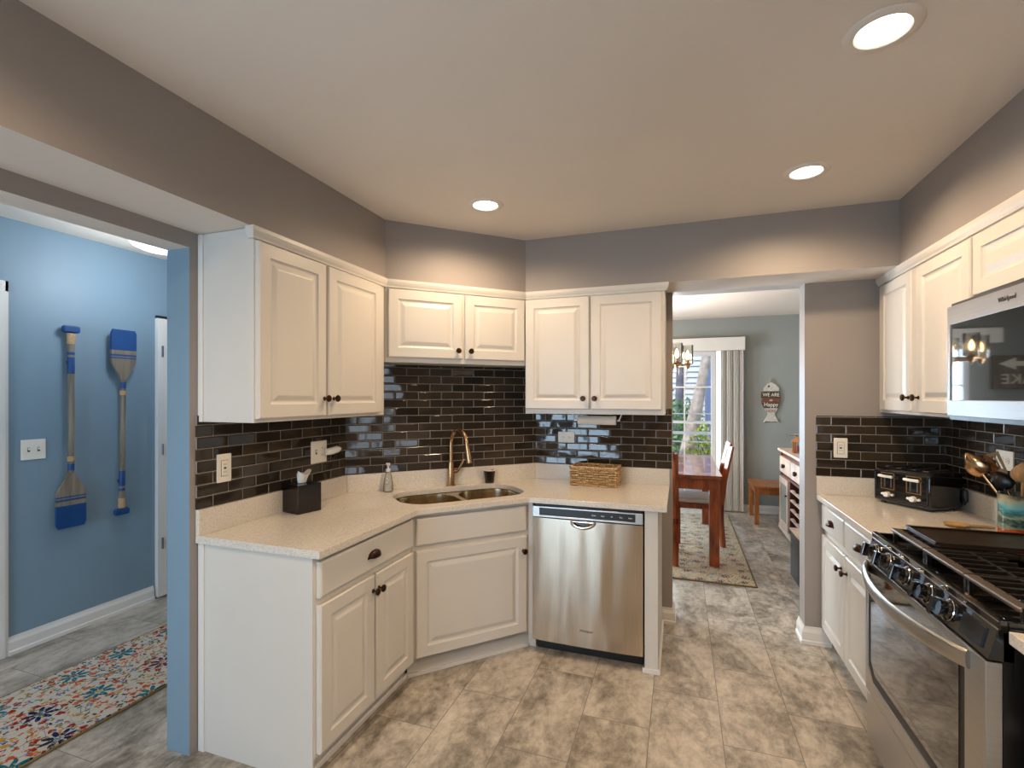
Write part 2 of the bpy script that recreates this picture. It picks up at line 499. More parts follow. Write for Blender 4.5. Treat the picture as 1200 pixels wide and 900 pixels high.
# ------------------------------------------------------------------ geometry
class G:
    def __init__(self):
        self.bm = bmesh.new()

    def quad(self, pts, mi=0):
        f = self.bm.faces.new([self.bm.verts.new(p) for p in pts])
        f.material_index = mi
        return f

    def box(self, x0, x1, y0, y1, z0, z1, mi=0):
        v = [self.bm.verts.new(p) for p in ((x0, y0, z0), (x1, y0, z0), (x1, y1, z0), (x0, y1, z0), (x0, y0, z1), (x1, y0, z1), (x1, y1, z1), (x0, y1, z1))]
        for a in ((3, 2, 1, 0), (4, 5, 6, 7), (0, 1, 5, 4), (1, 2, 6, 5), (2, 3, 7, 6), (3, 0, 4, 7)):
            f = self.bm.faces.new([v[i] for i in a])
            f.material_index = mi
        return self

    def prism(self, outer, z0, z1, holes=(), f3=lambda a, b, c: (a, b, c), mi=0):
        """polygon (a,b) with holes, extruded along c"""
        bm = self.bm
        loops = [list(outer)] + [list(h) for h in holes]
        res = []
        for z in (z0, z1):
            ed = []
            vl = []
            for lp in loops:
                vs = [bm.verts.new(f3(p[0], p[1], z)) for p in lp]
                vl.append(vs)
                for i in range(len(vs)):
                    ed.append(bm.edges.new((vs[i], vs[(i + 1) % len(vs)])))
            if holes:
                r = bmesh.ops.triangle_fill(bm, use_beauty=True, use_dissolve=False, edges=ed)
                for g in r['geom']:
                    if isinstance(g, bmesh.types.BMFace):
                        g.material_index = mi
            else:
                f = bm.faces.new(vl[0])
                f.material_index = mi
            res.append(vl)
        for a, b in zip(res[0], res[1]):
            for i in range(len(a)):
                j = (i + 1) % len(a)
                f = bm.faces.new((a[i], a[j], b[j], b[i]))
                f.material_index = mi
        return self

    def lathe(self, prof, n=20, c=(0, 0, 0), axis='Z', mi=0):
        def P(r, h, t):
            x, y = r * math.cos(t), r * math.sin(t)
            if axis == 'Z':
                p = (x, y, h)
            elif axis == 'Y':
                p = (x, h, y)
            else:
                p = (h, x, y)
            return (p[0] + c[0], p[1] + c[1], p[2] + c[2])
        rings = []
        for r, h in prof:
            if r < 1e-6:
                rings.append([self.bm.verts.new(P(0, h, 0))])
            else:
                rings.append([self.bm.verts.new(P(r, h, 2 * PI * i / n)) for i in range(n)])
        for a, b in zip(rings, rings[1:]):
            for i in range(n):
                j = (i + 1) % n
                if len(a) == 1 and len(b) == 1:
                    continue
                if len(a) == 1:
                    f = self.bm.faces.new((a[0], b[i], b[j]))
                elif len(b) == 1:
                    f = self.bm.faces.new((a[i], a[j], b[0]))
                else:
                    f = self.bm.faces.new((a[i], a[j], b[j], b[i]))
                f.material_index = mi
        return self

    def tube(self, pts, r, n=8, cap=True, mi=0, flat=None):
        pts = [Vector(p) for p in pts]
        rs = r if isinstance(r, (list, tuple)) else [r] * len(pts)
        t0 = (pts[1] - pts[0]).normalized()
        up = Vector((0, 0, 1)) if abs(t0.z) < 0.9 else Vector((1, 0, 0))
        nrm = (up - t0 * up.dot(t0)).normalized()
        rings = []
        for i, p in enumerate(pts):
            t = (pts[min(i + 1, len(pts) - 1)] - pts[max(i - 1, 0)]).normalized()
            nrm = (nrm - t * nrm.dot(t)).normalized()
            bi = t.cross(nrm)
            sx, sy = (flat if flat else (1, 1))
            rings.append([self.bm.verts.new(p + (nrm * math.cos(2 * PI * k / n) * sx + bi * math.sin(2 * PI * k / n) * sy) * rs[i]) for k in range(n)])
        for a, b in zip(rings, rings[1:]):
            for i in range(n):
                f = self.bm.faces.new((a[i], a[(i + 1) % n], b[(i + 1) % n], b[i]))
                f.material_index = mi
        if cap:
            self.bm.faces.new(rings[0][::-1]).material_index = mi
            self.bm.faces.new(rings[-1]).material_index = mi
        return self

    def bar(self, a, b, w, h=None, mi=0):
        """square bar from a to b"""
        return self.tube([a, b], w * 0.7071, 4, True, mi, None)

    def nested(self, x0, x1, z0, z1, steps, mi=0):
        """front panel in the xz plane: steps = [(inset, y)], closed at the last"""
        prev = None
        for ins, y in steps:
            ring = [self.bm.verts.new(p) for p in ((x0 + ins, y, z0 + ins), (x1 - ins, y, z0 + ins), (x1 - ins, y, z1 - ins), (x0 + ins, y, z1 - ins))]
            if prev:
                for i in range(4):
                    f = self.bm.faces.new((prev[i], prev[(i + 1) % 4], ring[(i + 1) % 4], ring[i]))
                    f.material_index = mi
            else:
                self.bm.faces.new(ring[::-1])
            prev = ring
        self.bm.faces.new(prev)
        return self

    def ob(self, name, mats, parent=None, loc=(0, 0, 0), rot=(0, 0, 0), smooth=None, bevel=0, kind=None, label=None):
        bmesh.ops.recalc_face_normals(self.bm, faces=self.bm.faces)
        me = bpy.data.meshes.new(name)
        self.bm.to_mesh(me)
        self.bm.free()
        for m in (mats if isinstance(mats, (list, tuple)) else [mats]):
            me.materials.append(M[m] if isinstance(m, str) else m)
        if smooth is not None:
            for p in me.polygons:
                p.use_smooth = True
            me.set_sharp_from_angle(angle=math.radians(smooth))
        o = bpy.data.objects.new(name, me)
        COL.objects.link(o)
        o.location = loc
        o.rotation_euler = rot
        if parent:
            o.parent = parent
        if bevel:
            b = o.modifiers.new('bevel', 'BEVEL')
            b.width = bevel
            b.segments = 2
            b.limit_method = 'ANGLE'
            b.angle_limit = math.radians(35)
        if kind:
            o['kind'] = kind
        if label:
            o['label'] = label
        return o


def thing(name, label, cat, loc=(0, 0, 0), rz=0, group=None):
    o = bpy.data.objects.new(name, None)
    o.empty_display_size = 0.05
    COL.objects.link(o)
    o.location = loc
    o.rotation_euler = (0, 0, rz)
    o['label'] = label
    o['category'] = cat
    if group:
        o['group'] = group
    return o


def tag(o, label, cat, group=None):
    o['label'] = label
    o['category'] = cat
    if group:
        o['group'] = group
    return o


def copy_tree(o, parent=None):
    c = o.copy()
    COL.objects.link(c)
    if parent:
        c.parent = parent
    for ch in list(o.children):
        copy_tree(ch, c)
    return c


def text(name, body, size, mat, parent, loc, rot=(PI / 2, 0, 0), depth=0.0008, align='CENTER'):
    cu = bpy.data.curves.new(name, 'FONT')
    cu.body = body
    cu.size = size
    cu.extrude = depth
    cu.align_x = align
    cu.align_y = 'CENTER'
    tmp = bpy.data.objects.new('tmp', cu)
    me = bpy.data.meshes.new_from_object(tmp)
    bpy.data.objects.remove(tmp)
    me.materials.clear()
    me.materials.append(M[mat])
    o = bpy.data.objects.new(name, me)
    COL.objects.link(o)
    o.location = loc
    o.rotation_euler = rot
    o.parent = parent
    return o


def rrect(x0, x1, y0, y1, r, n=6):
    pts = []
    for cx, cy, a in ((x1 - r, y0 + r, -90), (x1 - r, y1 - r, 0), (x0 + r, y1 - r, 90), (x0 + r, y0 + r, 180)):
        for i in range(n + 1):
            t = math.radians(a + 90 * i / n)
            pts.append((cx + r * math.cos(t), cy + r * math.sin(t)))
    return pts


XZ = lambda a, b, c: (a, c, b)   # prism in the xz plane, thickness along y

# ------------------------------------------------------------------ key measures
XL, XR, YB = -1.855, 1.360, 3.256
CEIL, SOF = 2.43, 2.098
CT = 0.875
YF, XH = 6.687, -3.534

# ================================================================== SETTING
g = G().box(-3.8, 1.75, -2.6, 6.95, -0.12, 0)
g.ob('floor', 'floor', kind='structure')
g = G().box(-3.8, 1.75, -2.6, 6.95, CEIL, CEIL + 0.12)
g.ob('ceiling', 'ceil', kind='structure')


def paint_by_normal(o, rule):
    for p in o.data.polygons:
        p.material_index = rule(p.normal, p.center)


g = G().box(-1.98, XL, 1.424, 3.39, 0, CEIL).box(-1.98, XL, -0.4, 1.424, 2.034, CEIL).box(-1.98, XL, -0.52, -0.4, 0, CEIL)
wl = g.ob('wall_left', ['paint', 'blue', 'ceil'], kind='structure')
paint_by_normal(wl, lambda n, c: 0 if n.x > 0.5 else (2 if (n.z < -0.5 and c.z > 1) else 1))

g = G().box(-1.98, -0.048, YB, 3.39, 0, CEIL).box(-0.048, 0.687, YB, 3.39, SOF, CEIL).box(0.687, 1.75, YB, 3.39, 0, CEIL)
wb = g.ob('wall_back', ['paint', 'paint_dining', 'trimw'], kind='structure')
paint_by_normal(wb, lambda n, c: 1 if n.y > 0.5 else (0 if abs(n.z) < 0.5 else 2))

g = G().prism([(XL, 2.377), (-0.948, YB), (XL, YB)], 0, CEIL)
wd = g.ob('wall_corner', 'paint', kind='structure')

# right wall with a window towards the camera side
g = G().box(XR, XR + 0.12, 0.5, YB, 0, CEIL).box(XR, XR + 0.12, -2.3, -0.3, 0, CEIL).box(XR, XR + 0.12, -0.3, 0.5, 0, 0.35).box(XR, XR + 0.12, -0.3, 0.5, 1.98, CEIL)
wr = g.ob('wall_right', 'paint', kind='structure')
g = G().box(XH, -2.75, -2.32, -2.2, 0, CEIL).box(-1.2, XR + 0.12, -2.32, -2.2, 0, CEIL).box(-2.75, -1.2, -2.32, -2.2, 2.08, CEIL)
g.ob('wall_rear', 'paint_tan', kind='structure')
g = G().box(XH - 0.1, XH, -2.32, 5.0, 0, CEIL)
g.ob('wall_hall', 'blue', kind='structure')
g = G().box(XH, -1.98, 4.9, 5.0, 0, CEIL)
g.ob('wall_hall_end', 'blue', kind='structure')
g = G().box(-2.32, -2.2, 3.39, 4.2, 0, CEIL).box(-2.32, -2.2, 5.8, YF, 0, CEIL).box(-2.32, -2.2, 4.2, 5.8, 0, 0.85).box(-2.32, -2.2, 4.2, 5.8, 2.0, CEIL)
g.ob('wall_dining_left', 'paint_dining', kind='structure')
g = G().box(1.55, 1.67, 3.39, YF, 0, CEIL)
g.ob('wall_dining_right', 'paint_dining', kind='structure')
g = G().box(-2.32, -1.06, YF, YF + 0.14, 0, CEIL).box(0.42, 1.67, YF, YF + 0.14, 0, CEIL).box(-1.06, 0.42, YF, YF + 0.14, 2.01, CEIL)
g.ob('wall_dining_far', 'paint_dining', kind='structure')

# windows
def window_frame(name, x0, x1, z0, z1, nx, nz, loc, rz, fw=0.045, mull=0.018):
    root_g = G()
    outer = [(x0, z0), (x1, z0), (x1, z1), (x0, z1)]
    inner = [(x0 + fw, z0 + fw), (x1 - fw, z0 + fw), (x1 - fw, z1 - fw), (x0 + fw, z1 - fw)]
    root_g.prism(outer, -0.02, 0.06, [inner], XZ)
    for i in range(1, nx):
        x = x0 + (x1 - x0) * i / nx
        w = 0.03 if (nx % 2 == 0 and i == nx // 2 and nx > 3) else mull / 2
        root_g.box(x - w, x + w, 0.0, 0.03, z0 + fw, z1 - fw)
    for z in nz:
        root_g.box(x0 + fw, x1 - fw, 0.003, 0.027, z - mull / 2, z + mull / 2)
    o = root_g.ob(name, 'trimw', kind='structure', loc=loc, rot=(0, 0, rz))
    G().box(x0 + fw, x1 - fw, 0.034, 0.038, z0 + fw, z1 - fw).ob('window_pane', 'glass', o)
    return o


window_frame('window_1', -1.06, 0.42, 0.0, 2.01, 4, (0.62, 1.10, 1.56), (0, YF + 0.02, 0), 0, 0.05)
window_frame('window_2', -0.3, 0.5, 0.35, 1.98, 2, (0.9, 1.45), (XR + 0.03, 0.2, 0), -PI / 2)
window_frame('window_3', 1.2, 2.75, 0.0, 2.08, 4, (0.7, 1.4), (0, -2.22, 0), PI, 0.06)

window_frame('window_added', 4.2, 5.8, 0.85, 2.0, 3, (1.4,), (-2.23, 0, 0), PI / 2)  # added, unseen window that holds the dining fill light

# soffit: dropped box over the cabinets
sof_poly = [(XL, -0.52), (-1.566, -0.52), (-1.566, 2.358), (-0.93, 2.96), (1.045, 2.96), (1.045, -0.5), (XR, -0.5), (XR, YB), (XL, YB)]
o = G().prism(sof_poly, SOF, CEIL).ob('ceiling_soffit', ['paint', 'ceil'], kind='structure')
paint_by_normal(o, lambda n, c: 1 if n.z < -0.5 else 0)


# baseboards: stepped profile run along a line, room side to the right of a->b
def baseboard(name, pts, h=0.098, t=0.016, mat='trimw'):
    g = G()
    prof = [(0, 0), (t + 0.006, 0), (t + 0.006, 0.018), (t, 0.024), (t, h - 0.03), (t * 0.5, h - 0.012), (t * 0.4, h), (0, h)]
    P = [Vector(p) for p in pts]
    rings = []
    for i in range(len(P)):
        d1 = (P[i + 1] - P[i]).normalized() if i < len(P) - 1 else (P[i] - P[i - 1]).normalized()
        d0 = (P[i] - P[i - 1]).normalized() if i else d1
        n0, n1 = Vector((d0.y, -d0.x)), Vector((d1.y, -d1.x))
        m = (n0 + n1).normalized()
        m /= m.dot(n0)
        rings.append([g.bm.verts.new((P[i].x + m.x * p, P[i].y + m.y * p, z)) for p, z in prof])
    for a, b in zip(rings, rings[1:]):
        for k in range(len(prof)):
            q = (k + 1) % len(prof)
            g.bm.faces.new((a[k], a[q], b[q], b[k]))
    g.bm.faces.new(rings[0])
    g.bm.faces.new(rings[-1][::-1])
    return g.ob(name, mat, kind='structure')


baseboard('baseboard_hall', [(XH, 1.647), (XH, 2.44)])
baseboard('baseboard_hall_rear', [(XH, -2.2), (XH, 0.7)])
baseboard('baseboard_pier', [(0.687, 3.39), (0.687 - 0.0, YB), (0.82, YB)])
baseboard('baseboard_opening', [(-0.115, YB), (-0.048 + 0.0, YB), (-0.048, 3.39)])
baseboard('baseboard_dining', [(0.42, YF), (1.55, YF)])
baseboard('baseboard_dining_right', [(1.55, YF), (1.55, 3.39)])
baseboard('baseboard_dining_left', [(-2.2, YF), (-1.06, YF)])

# hall doors
g = G()
for (a, b, t) in ((0.0, 0.03, 0.012), (0.03, 0.055, 0.02), (0.055, 0.07, 0.014)):
    g.box(XH, XH + t, 1.577 + a, 1.577 + b, 0, 2.076)
    g.box(XH, XH + t, 0.70 - b + 0.07, 0.70 - a + 0.07, 0, 2.076)
g.box(XH, XH + 0.014, 0.70, 1.647, 2.02, 2.076)
g.ob('trim_1', 'trimw', kind='structure')
d1 = thing('door_1', 'white hall door at the left edge of the picture', 'door', (XH, 0.77, 0))
del d1['label'], d1['category']
d1['kind'] = 'structure'
G().nested(0, 0.807, 0.01, 2.02, [(0, 0), (0, -0.006)]).ob('door_panel', 'trimw', d1, rot=(0, 0, PI / 2))
for x0 in (0.1, 0.44):
    for z0, z1 in ((0.2, 0.9), (1.05, 1.85)):
        G().nested(x0, x0 + 0.27, z0, z1, [(0, -0.0061), (0.02, 0.0), (0.035, 0.0), (0.06, -0.005)]).ob('raised_panel', 'trimw', d1, rot=(0, 0, PI / 2))
d2 = thing('door_2', '', 'door', (XH, 2.455, 0))
del d2['label'], d2['category']
d2['kind'] = 'structure'
G().nested(0, 0.80, 0.012, 1.995, [(0, 0), (0, -0.03)]).ob('door_panel', 'trimw', d2, rot=(0, 0, PI / 2))
G().box(0, 0.80, -0.02, 0, 1.995, 2.015).ob('door_track', 'black', d2, rot=(0, 0, PI / 2))
g = G()
for z in (0.35, 1.02, 1.72):
    g.lathe([(0, 0), (0.007, 0), (0.007, 0.08), (0, 0.08)], 8, (0.03, -0.034, z))
g.ob('hinge', 'chrome', d2, rot=(0, 0, PI / 2))

# backsplash tile: part of each wall
ZS = CT + 0.104


def tile_panel(wall, w, z0, z1, loc, rz, th=0.008):
    return G().box(0, w, -th, 0, 0, z1 - z0).ob('tile_backsplash', 'tile', wall, loc=(loc[0], loc[1], z0), rot=(0, 0, rz))


tile_panel(wl, 2.377 - 1.449, ZS, 1.36, (XL, 1.449), PI / 2)
dl = math.hypot(0.907, 0.879)
ad = math.atan2(0.879, 0.907)
tile_panel(wd, dl, ZS, 1.70, (XL, 2.377), ad)
tile_panel(wb, 0.948 - 0.052, ZS, 1.36, (-0.948, YB), 0)
tile_panel(wb, XR - 0.744, ZS, 1.327, (0.744, YB), 0)
tile_panel(wr, YB - 1.0, ZS, 1.40, (XR, YB), -PI / 2)


# ================================================================== CABINET PARTS
def make_door(x0, x1, z0, z1, parent, t=0.02):
    w, h = x1 - x0, z1 - z0
    fr = min(0.055, w * 0.2)
    steps = [(0, 0), (0, -t + 0.005), (0.005, -t), (fr, -t), (fr + 0.004, -t + 0.005), (fr + 0.010, -t + 0.008), (fr + 0.016, -t + 0.008), (fr + 0.034, -t + 0.001), (fr + 0.038, -t)]
    return G().nested(0, w, 0, h, steps).ob('door', 'white', parent, loc=(x0, 0, z0))


def make_drawer(x0, x1, z0, z1, parent, t=0.02):
    w, h = x1 - x0, z1 - z0
    return G().nested(0, w, 0, h, [(0, 0), (0, -t + 0.006), (0.004, -t + 0.002), (0.009, -t)]).ob('drawer', 'white', parent, loc=(x0, 0, z0))


def make_knob(parent, x, z, t=0.02):
    return G().lathe([(0, 0), (0.009, 0), (0.010, -0.002), (0.005, -0.006), (0.0045, -0.014), (0.009, -0.018), (0.0155, -0.022), (0.0165, -0.027), (0.013, -0.031), (0, -0.033)], 16, (0, 0, 0), 'Y').ob('knob', 'bronze', parent, loc=(x, -t, z), smooth=40)


def make_pull(parent, x, z, t=0.02):
    """cup pull: a quarter shell open below, on a small back plate"""
    g = G()
    R, D, Hh = 0.040, 0.026, 0.030
    rows = []
    for i in range(9):
        th = PI * i / 8
        row = []
        for j in range(6):
            ph = PI / 2 * j / 5
            row.append(g.bm.verts.new((R * math.cos(th), -D * math.sin(th) * math.cos(ph) ** 0.7, Hh * math.sin(ph) * (0.35 + 0.65 * math.sin(th)) - 0.012)))
        rows.append(row)
    for a, b in zip(rows, rows[1:]):
        for j in range(5):
            g.bm.faces.new((a[j], a[j + 1], b[j + 1], b[j]))
    g.box(-R - 0.006, R + 0.006, -0.003, 0, -0.014, -0.004)
    o = g.ob('cup_pull', 'bronze', parent, loc=(x, -t, z), smooth=50)
    s = o.modifiers.new('thickness', 'SOLIDIFY')
    s.thickness = 0.003
    return o


def crown(parent, pts, z0=2.052, z1=SOF):
    """small crown moulding along the cabinet head, front towards -y of each run"""
    g = G()
    prof = [(0.0, z0), (0.010, z0), (0.012, z0 + 0.008), (0.018, z0 + 0.018), (0.022, z0 + 0.030), (0.022, z1 - 0.001), (0.0, z1 - 0.001)]
    n = len(pts)
    P = [Vector(p) for p in pts]
    rings = []
    for i in range(n):
        d0 = (P[i] - P[i - 1]).normalized() if i else (P[1] - P[0]).normalized()
        d1 = (P[i + 1] - P[i]).normalized() if i < n - 1 else d0
        n0, n1 = Vector((d0.y, -d0.x)), Vector((d1.y, -d1.x))
        m = (n0 + n1).normalized()
        m /= max(0.3, m.dot(n0))
        rings.append([g.bm.verts.new((P[i].x + m.x * o, P[i].y + m.y * o, z)) for o, z in prof])
    for a, b in zip(rings, rings[1:]):
        for i in range(len(prof)):
            j = (i + 1) % len(prof)
            g.bm.faces.new((a[i], a[j], b[j], b[i]))
    g.bm.faces.new(rings[0])
    g.bm.faces.new(rings[-1][::-1])
    return g.ob('crown_moulding', 'white', parent)


def cabinet(name, label, loc, rz, body, z0, z1, doors=(), drawers=(), toe=None, group=None, cat='cabinet'):
    """local frame: x along the front, y into the wall. body = footprint polygon"""
    t = thing(name, label, cat, loc, rz, group)
    G().prism(body, z0, z1).ob('cabinet_body', 'white', t, bevel=0.0015)
    for (x0, x1, a, b, kx, kz) in doors:
        d = make_door(x0, x1, a, b, t)
        if kx is not None:
            make_knob(d, kx - x0, kz - a)
    for (x0, x1, a, b, pull) in drawers:
        d = make_drawer(x0, x1, a, b, t)
        if pull:
            make_pull(d, (x1 - x0) / 2, (b - a) / 2)
    if toe:
        G().prism(toe, 0, z0).ob('toe_kick', 'white', t)
    return t


# ---- base run, left
L90 = PI / 2
# local x = world Y - 1.47 ; local y = -(world X + 1.282)
t = cabinet('base_cabinet', 'white base cabinet with one drawer over two doors at the counter end', (-1.282, 1.47, 0), L90,
            [(0, 0), (0.692, 0), (0.692, 0.565), (0, 0.565)], 0.09, CT - 0.03,
            doors=[(0.012, 0.352, 0.105, 0.660, 0.338, 0.593), (0.366, 0.680, 0.105, 0.660, 0.380, 0.593)],
            drawers=[(0.012, 0.680, 0.686, 0.822, True)],
            toe=[(0, 0.05), (0.71, 0.05), (0.71, 0.565), (0, 0.565)])
G().box(-0.006, 0.0, 0.002, 0.54, 0, CT - 0.031).ob('side_panel', 'white', t, bevel=0.001)
G().box(-0.012, 0.0, 0.54, 0.570, 0, CT - 0.031).ob('scribe_strip', 'trimw', t, bevel=0.001)
G().prism([(0, 0.036), (0.722, 0.036), (0.716, 0.05), (0, 0.05)], 0, 0.022).ob('shoe_moulding', 'trimw', t, bevel=0.004)

# ---- corner sink base: footprint in world, converted to the diagonal frame
pA, pB = Vector((-1.282, 2.164)), Vector((-0.816, 2.652))
dd = (pB - pA).normalized()
ang = math.atan2(dd.y, dd.x)


def to_diag(p, o=pA):
    v = Vector(p) - o
    return (v.dot(dd), v.dot(Vector((-dd.y, dd.x))))


body = [to_diag(p) for p in ((-1.282, 2.164), (-0.816, 2.652), (-0.790, 2.652), (-0.790, 3.24), (-0.95, 3.24), (-1.84, 2.375), (-1.84, 2.164))]
LW = (pB - pA).length
shell = [to_diag(p) for p in ((-1.282, 2.164), (-0.816, 2.652), (-0.790, 2.652), (-0.790, 3.24), (-0.95, 3.24), (-1.84, 2.375), (-1.84, 2.164))]
t = thing('sink_base_cabinet', 'white corner base cabinet under the sink with one door and a blank drawer front', 'cabinet', (pA.x, pA.y, 0), ang)
# open-topped carcass so the bowls have room
g = G()
g.box(0, LW, 0, 0.018, 0.09, CT - 0.03)
g.prism(shell, 0.09, 0.11)
g.prism([to_diag(p) for p in ((-0.816, 2.652), (-0.790, 2.652), (-0.790, 3.24), (-0.808, 3.24), (-0.808, 2.68))], 0.11, CT - 0.03)
g.prism([to_diag(p) for p in ((-1.282, 2.164), (-1.84, 2.164), (-1.84, 2.182), (-1.29, 2.182))], 0.11, CT - 0.03)
g.ob('cabinet_body', 'white', t)
tin = [to_diag(p) for p in ((-1.318, 2.18), (-0.830, 2.70), (-0.786, 2.70), (-0.786, 2.95), (-1.318, 2.95))]
G().prism(tin, 0, 0.09).ob('toe_kick', 'white', t)
G().box(-0.01, LW + 0.02, 0.030, 0.048, 0, 0.022).ob('shoe_moulding', 'trimw', t, bevel=0.004)
d = make_door(0.02, LW - 0.02, 0.115, 0.655, t)
make_knob(d, LW - 0.065, 0.46)
make_drawer(0.02, LW - 0.02, 0.682, 0.822, t)

# ---- dishwasher
t = thing('dishwasher', 'brushed stainless steel dishwasher built in under the counter', 'dishwasher', (-0.786, 2.632, 0))
W = 0.605
G().box(0.006, W - 0.006, 0.03, 0.58, 0.09, CT - 0.034).ob('tub_housing', 'black', t)
G().box(0.01, W - 0.01, 0.07, 0.10, 0.0, 0.09).ob('kick_plate', 'black', t)
g = G()
nx, nz = 12, 2
zt, zb = 0.762, 0.078
vs = []
for iz in range(nz + 1):
    row = []
    for ix in range(nx + 1):
        u = ix / nx
        row.append(g.bm.verts.new((0.003 + u * (W - 0.006), -0.008 * math.sin(PI * u) ** 0.6, zb + (zt - zb) * iz / nz)))
    vs.append(row)
for a, b in zip(vs, vs[1:]):
    for i in range(nx):
        g.bm.faces.new((a[i], a[i + 1], b[i + 1], b[i]))
back = [[g.bm.verts.new((v.co.x, 0.03, v.co.z)) for v in row] for row in vs]
for row, br in ((vs[0], back[0]), (vs[-1], back[-1])):
    for i in range(nx):
        g.bm.faces.new((row[i], row[i + 1], br[i + 1], br[i]))
for k in (0, nx):
    for i in range(nz):
        g.bm.faces.new((vs[i][k], vs[i + 1][k], back[i + 1][k], back[i][k]))
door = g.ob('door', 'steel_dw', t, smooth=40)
text('logo', 'Whirlpool', 0.017, 'darklet', door, (W / 2 + 0.002, -0.0088, 0.168))
hz = []
g = G()
outer = [(0.003, 0.768), (W - 0.003, 0.768), (W - 0.003, 0.826), (0.003, 0.826)]
inner = [(0.042, 0.778), (W - 0.042, 0.778), (W - 0.042, 0.819), (0.042, 0.819)]
g.prism(outer, -0.006, 0.03, [inner], XZ)
cp = g.ob('control_frame', 'steel', t, bevel=0.0015)
cpp = G().box(0.042, W - 0.042, -0.004, 0.0, 0.778, 0.819).ob('control_panel', 'black', t)
for i, s in enumerate(('Cycle', 'Heat', 'Hi', 'Dry', 'Start')):
    text('marking', s, 0.010, 'lettering', cpp, (0.345 + i * 0.048, -0.0045, 0.797), depth=0.0003)
# scooped pocket handle with a chrome lip
g = G()
for k in range(13):
    pass
pts = [(W / 2 - 0.015 + 0.062 * math.cos(PI + PI * i / 12), -0.012 - 0.012 * math.sin(PI * i / 12), 0.758 + 0.030 * math.sin(PI + PI * i / 12)) for i in range(13)]
g.tube(pts, 0.008, 8)
g.tube([(W / 2 - 0.077, -0.012, 0.758), (W / 2 + 0.047, -0.012, 0.758)], 0.006, 8)
h = g.ob('handle', 'chrome', t, smooth=50)
G().prism([(W / 2 - 0.015 + 0.06 * math.cos(PI + PI * i / 12), 0.758 + 0.028 * math.sin(PI + PI * i / 12)) for i in range(13)], -0.0105, -0.008, (), XZ).ob('pocket', 'black_gloss', h)

# ---- end panel beside the dishwasher
t = thing('end_panel', 'narrow white end panel between the dishwasher and the doorway', 'panel', (-0.176, 2.632, 0))
G().box(0, 0.066, 0, 0.60, 0, CT - 0.031).ob('panel', 'white', t, bevel=0.001)
G().box(-0.012, 0.078, -0.010, 0.0, 0, 0.026).box(0.066, 0.078, 0, 0.60, 0, 0.026).ob('shoe_moulding', 'trimw', t, bevel=0.003)

# ---- countertop, sink run
XE = -0.065
outer = [(XL + 0.002, 1.447), (-1.239, 1.447), (-1.239, 2.147), (-0.798, 2.609), (XE, 2.609), (XE, YB - 0.002), (-0.948, YB - 0.002), (XL + 0.002, 2.374)]
O = Vector((-1.0185, 2.378))
ex = Vector((0.441, 0.462)).normalized()
ey = Vector((-ex.y, ex.x))
hole_l = rrect(-0.355, 0.395, 0.092, 0.492, 0.15, 8)


def dg(p):
    return tuple(O + ex * p[0] + ey * p[1])


hole = [dg(p) for p in hole_l]
t = thing('countertop', 'speckled beige quartz worktop wrapping the sink corner', 'countertop', (0, 0, 0))
g = G().prism(outer, CT - 0.03, CT, [hole])
g.ob('slab', 'quartz', t, bevel=0.002)
sp = 0.02
G().box(XL + 0.001, XL + sp, 1.449, 2.377, CT, ZS).ob('splashback', 'quartz', t, bevel=0.001)
G().prism([(0.008, 0), (dl - 0.008, 0), (dl - 0.012, -sp), (0.012, -sp)], CT, ZS).ob('splashback', 'quartz', t, loc=(XL, 2.377, 0), rot=(0, 0, ad), bevel=0.001)
G().box(-0.948, XE, YB - sp, YB - 0.001, CT, ZS).ob('splashback', 'quartz', t, bevel=0.001)

# ---- sink: two bowls
t = thing('kitchen_sink', 'double bowl stainless steel undermount sink in the corner worktop', 'sink', (O.x, O.y, CT - 0.032), math.atan2(ex.y, ex.x))


def bowl(poly, depth, parent):
    g = G()
    cx = sum(p[0] for p in poly) / len(poly)
    cy = sum(p[1] for p in poly) / len(poly)
    rings = []
    for s, z in ((1, 0), (0.985, -0.03), (0.96, -depth + 0.03), (0.92, -depth + 0.008), (0.84, -depth), (0.15, -depth - 0.004)):
        rings.append([g.bm.verts.new((cx + (p[0] - cx) * s, cy + (p[1] - cy) * s, z)) for p in poly])
    for a, b in zip(rings, rings[1:]):
        for i in range(len(a)):
            j = (i + 1) % len(a)
            g.bm.faces.new((a[i], a[j], b[j], b[i]))
    g.bm.faces.new(rings[-1])
    o = g.ob('bowl', 'steel_reflect_tint', parent, smooth=50)
    G().lathe([(0.04, 0.0), (0.042, 0.004), (0.034, 0.005), (0.028, -0.004), (0, -0.004)], 20, (cx, cy, -depth - 0.002)).ob('drain', 'chrome', o, smooth=40)
    return o


bl = rrect(-0.352, 0.012, 0.095, 0.489, 0.14, 8)
br = rrect(0.042, 0.392, 0.095, 0.489, 0.14, 8)
bowl(bl, 0.18, t)
bowl(br, 0.16, t)
G().prism(rrect(-0.375, 0.415, 0.07, 0.512, 0.15, 8), -0.003, 0.0, [bl, br]).ob('rim', 'steel_reflect_tint', t, bevel=0.0)

# ---- right run
R90 = -PI / 2
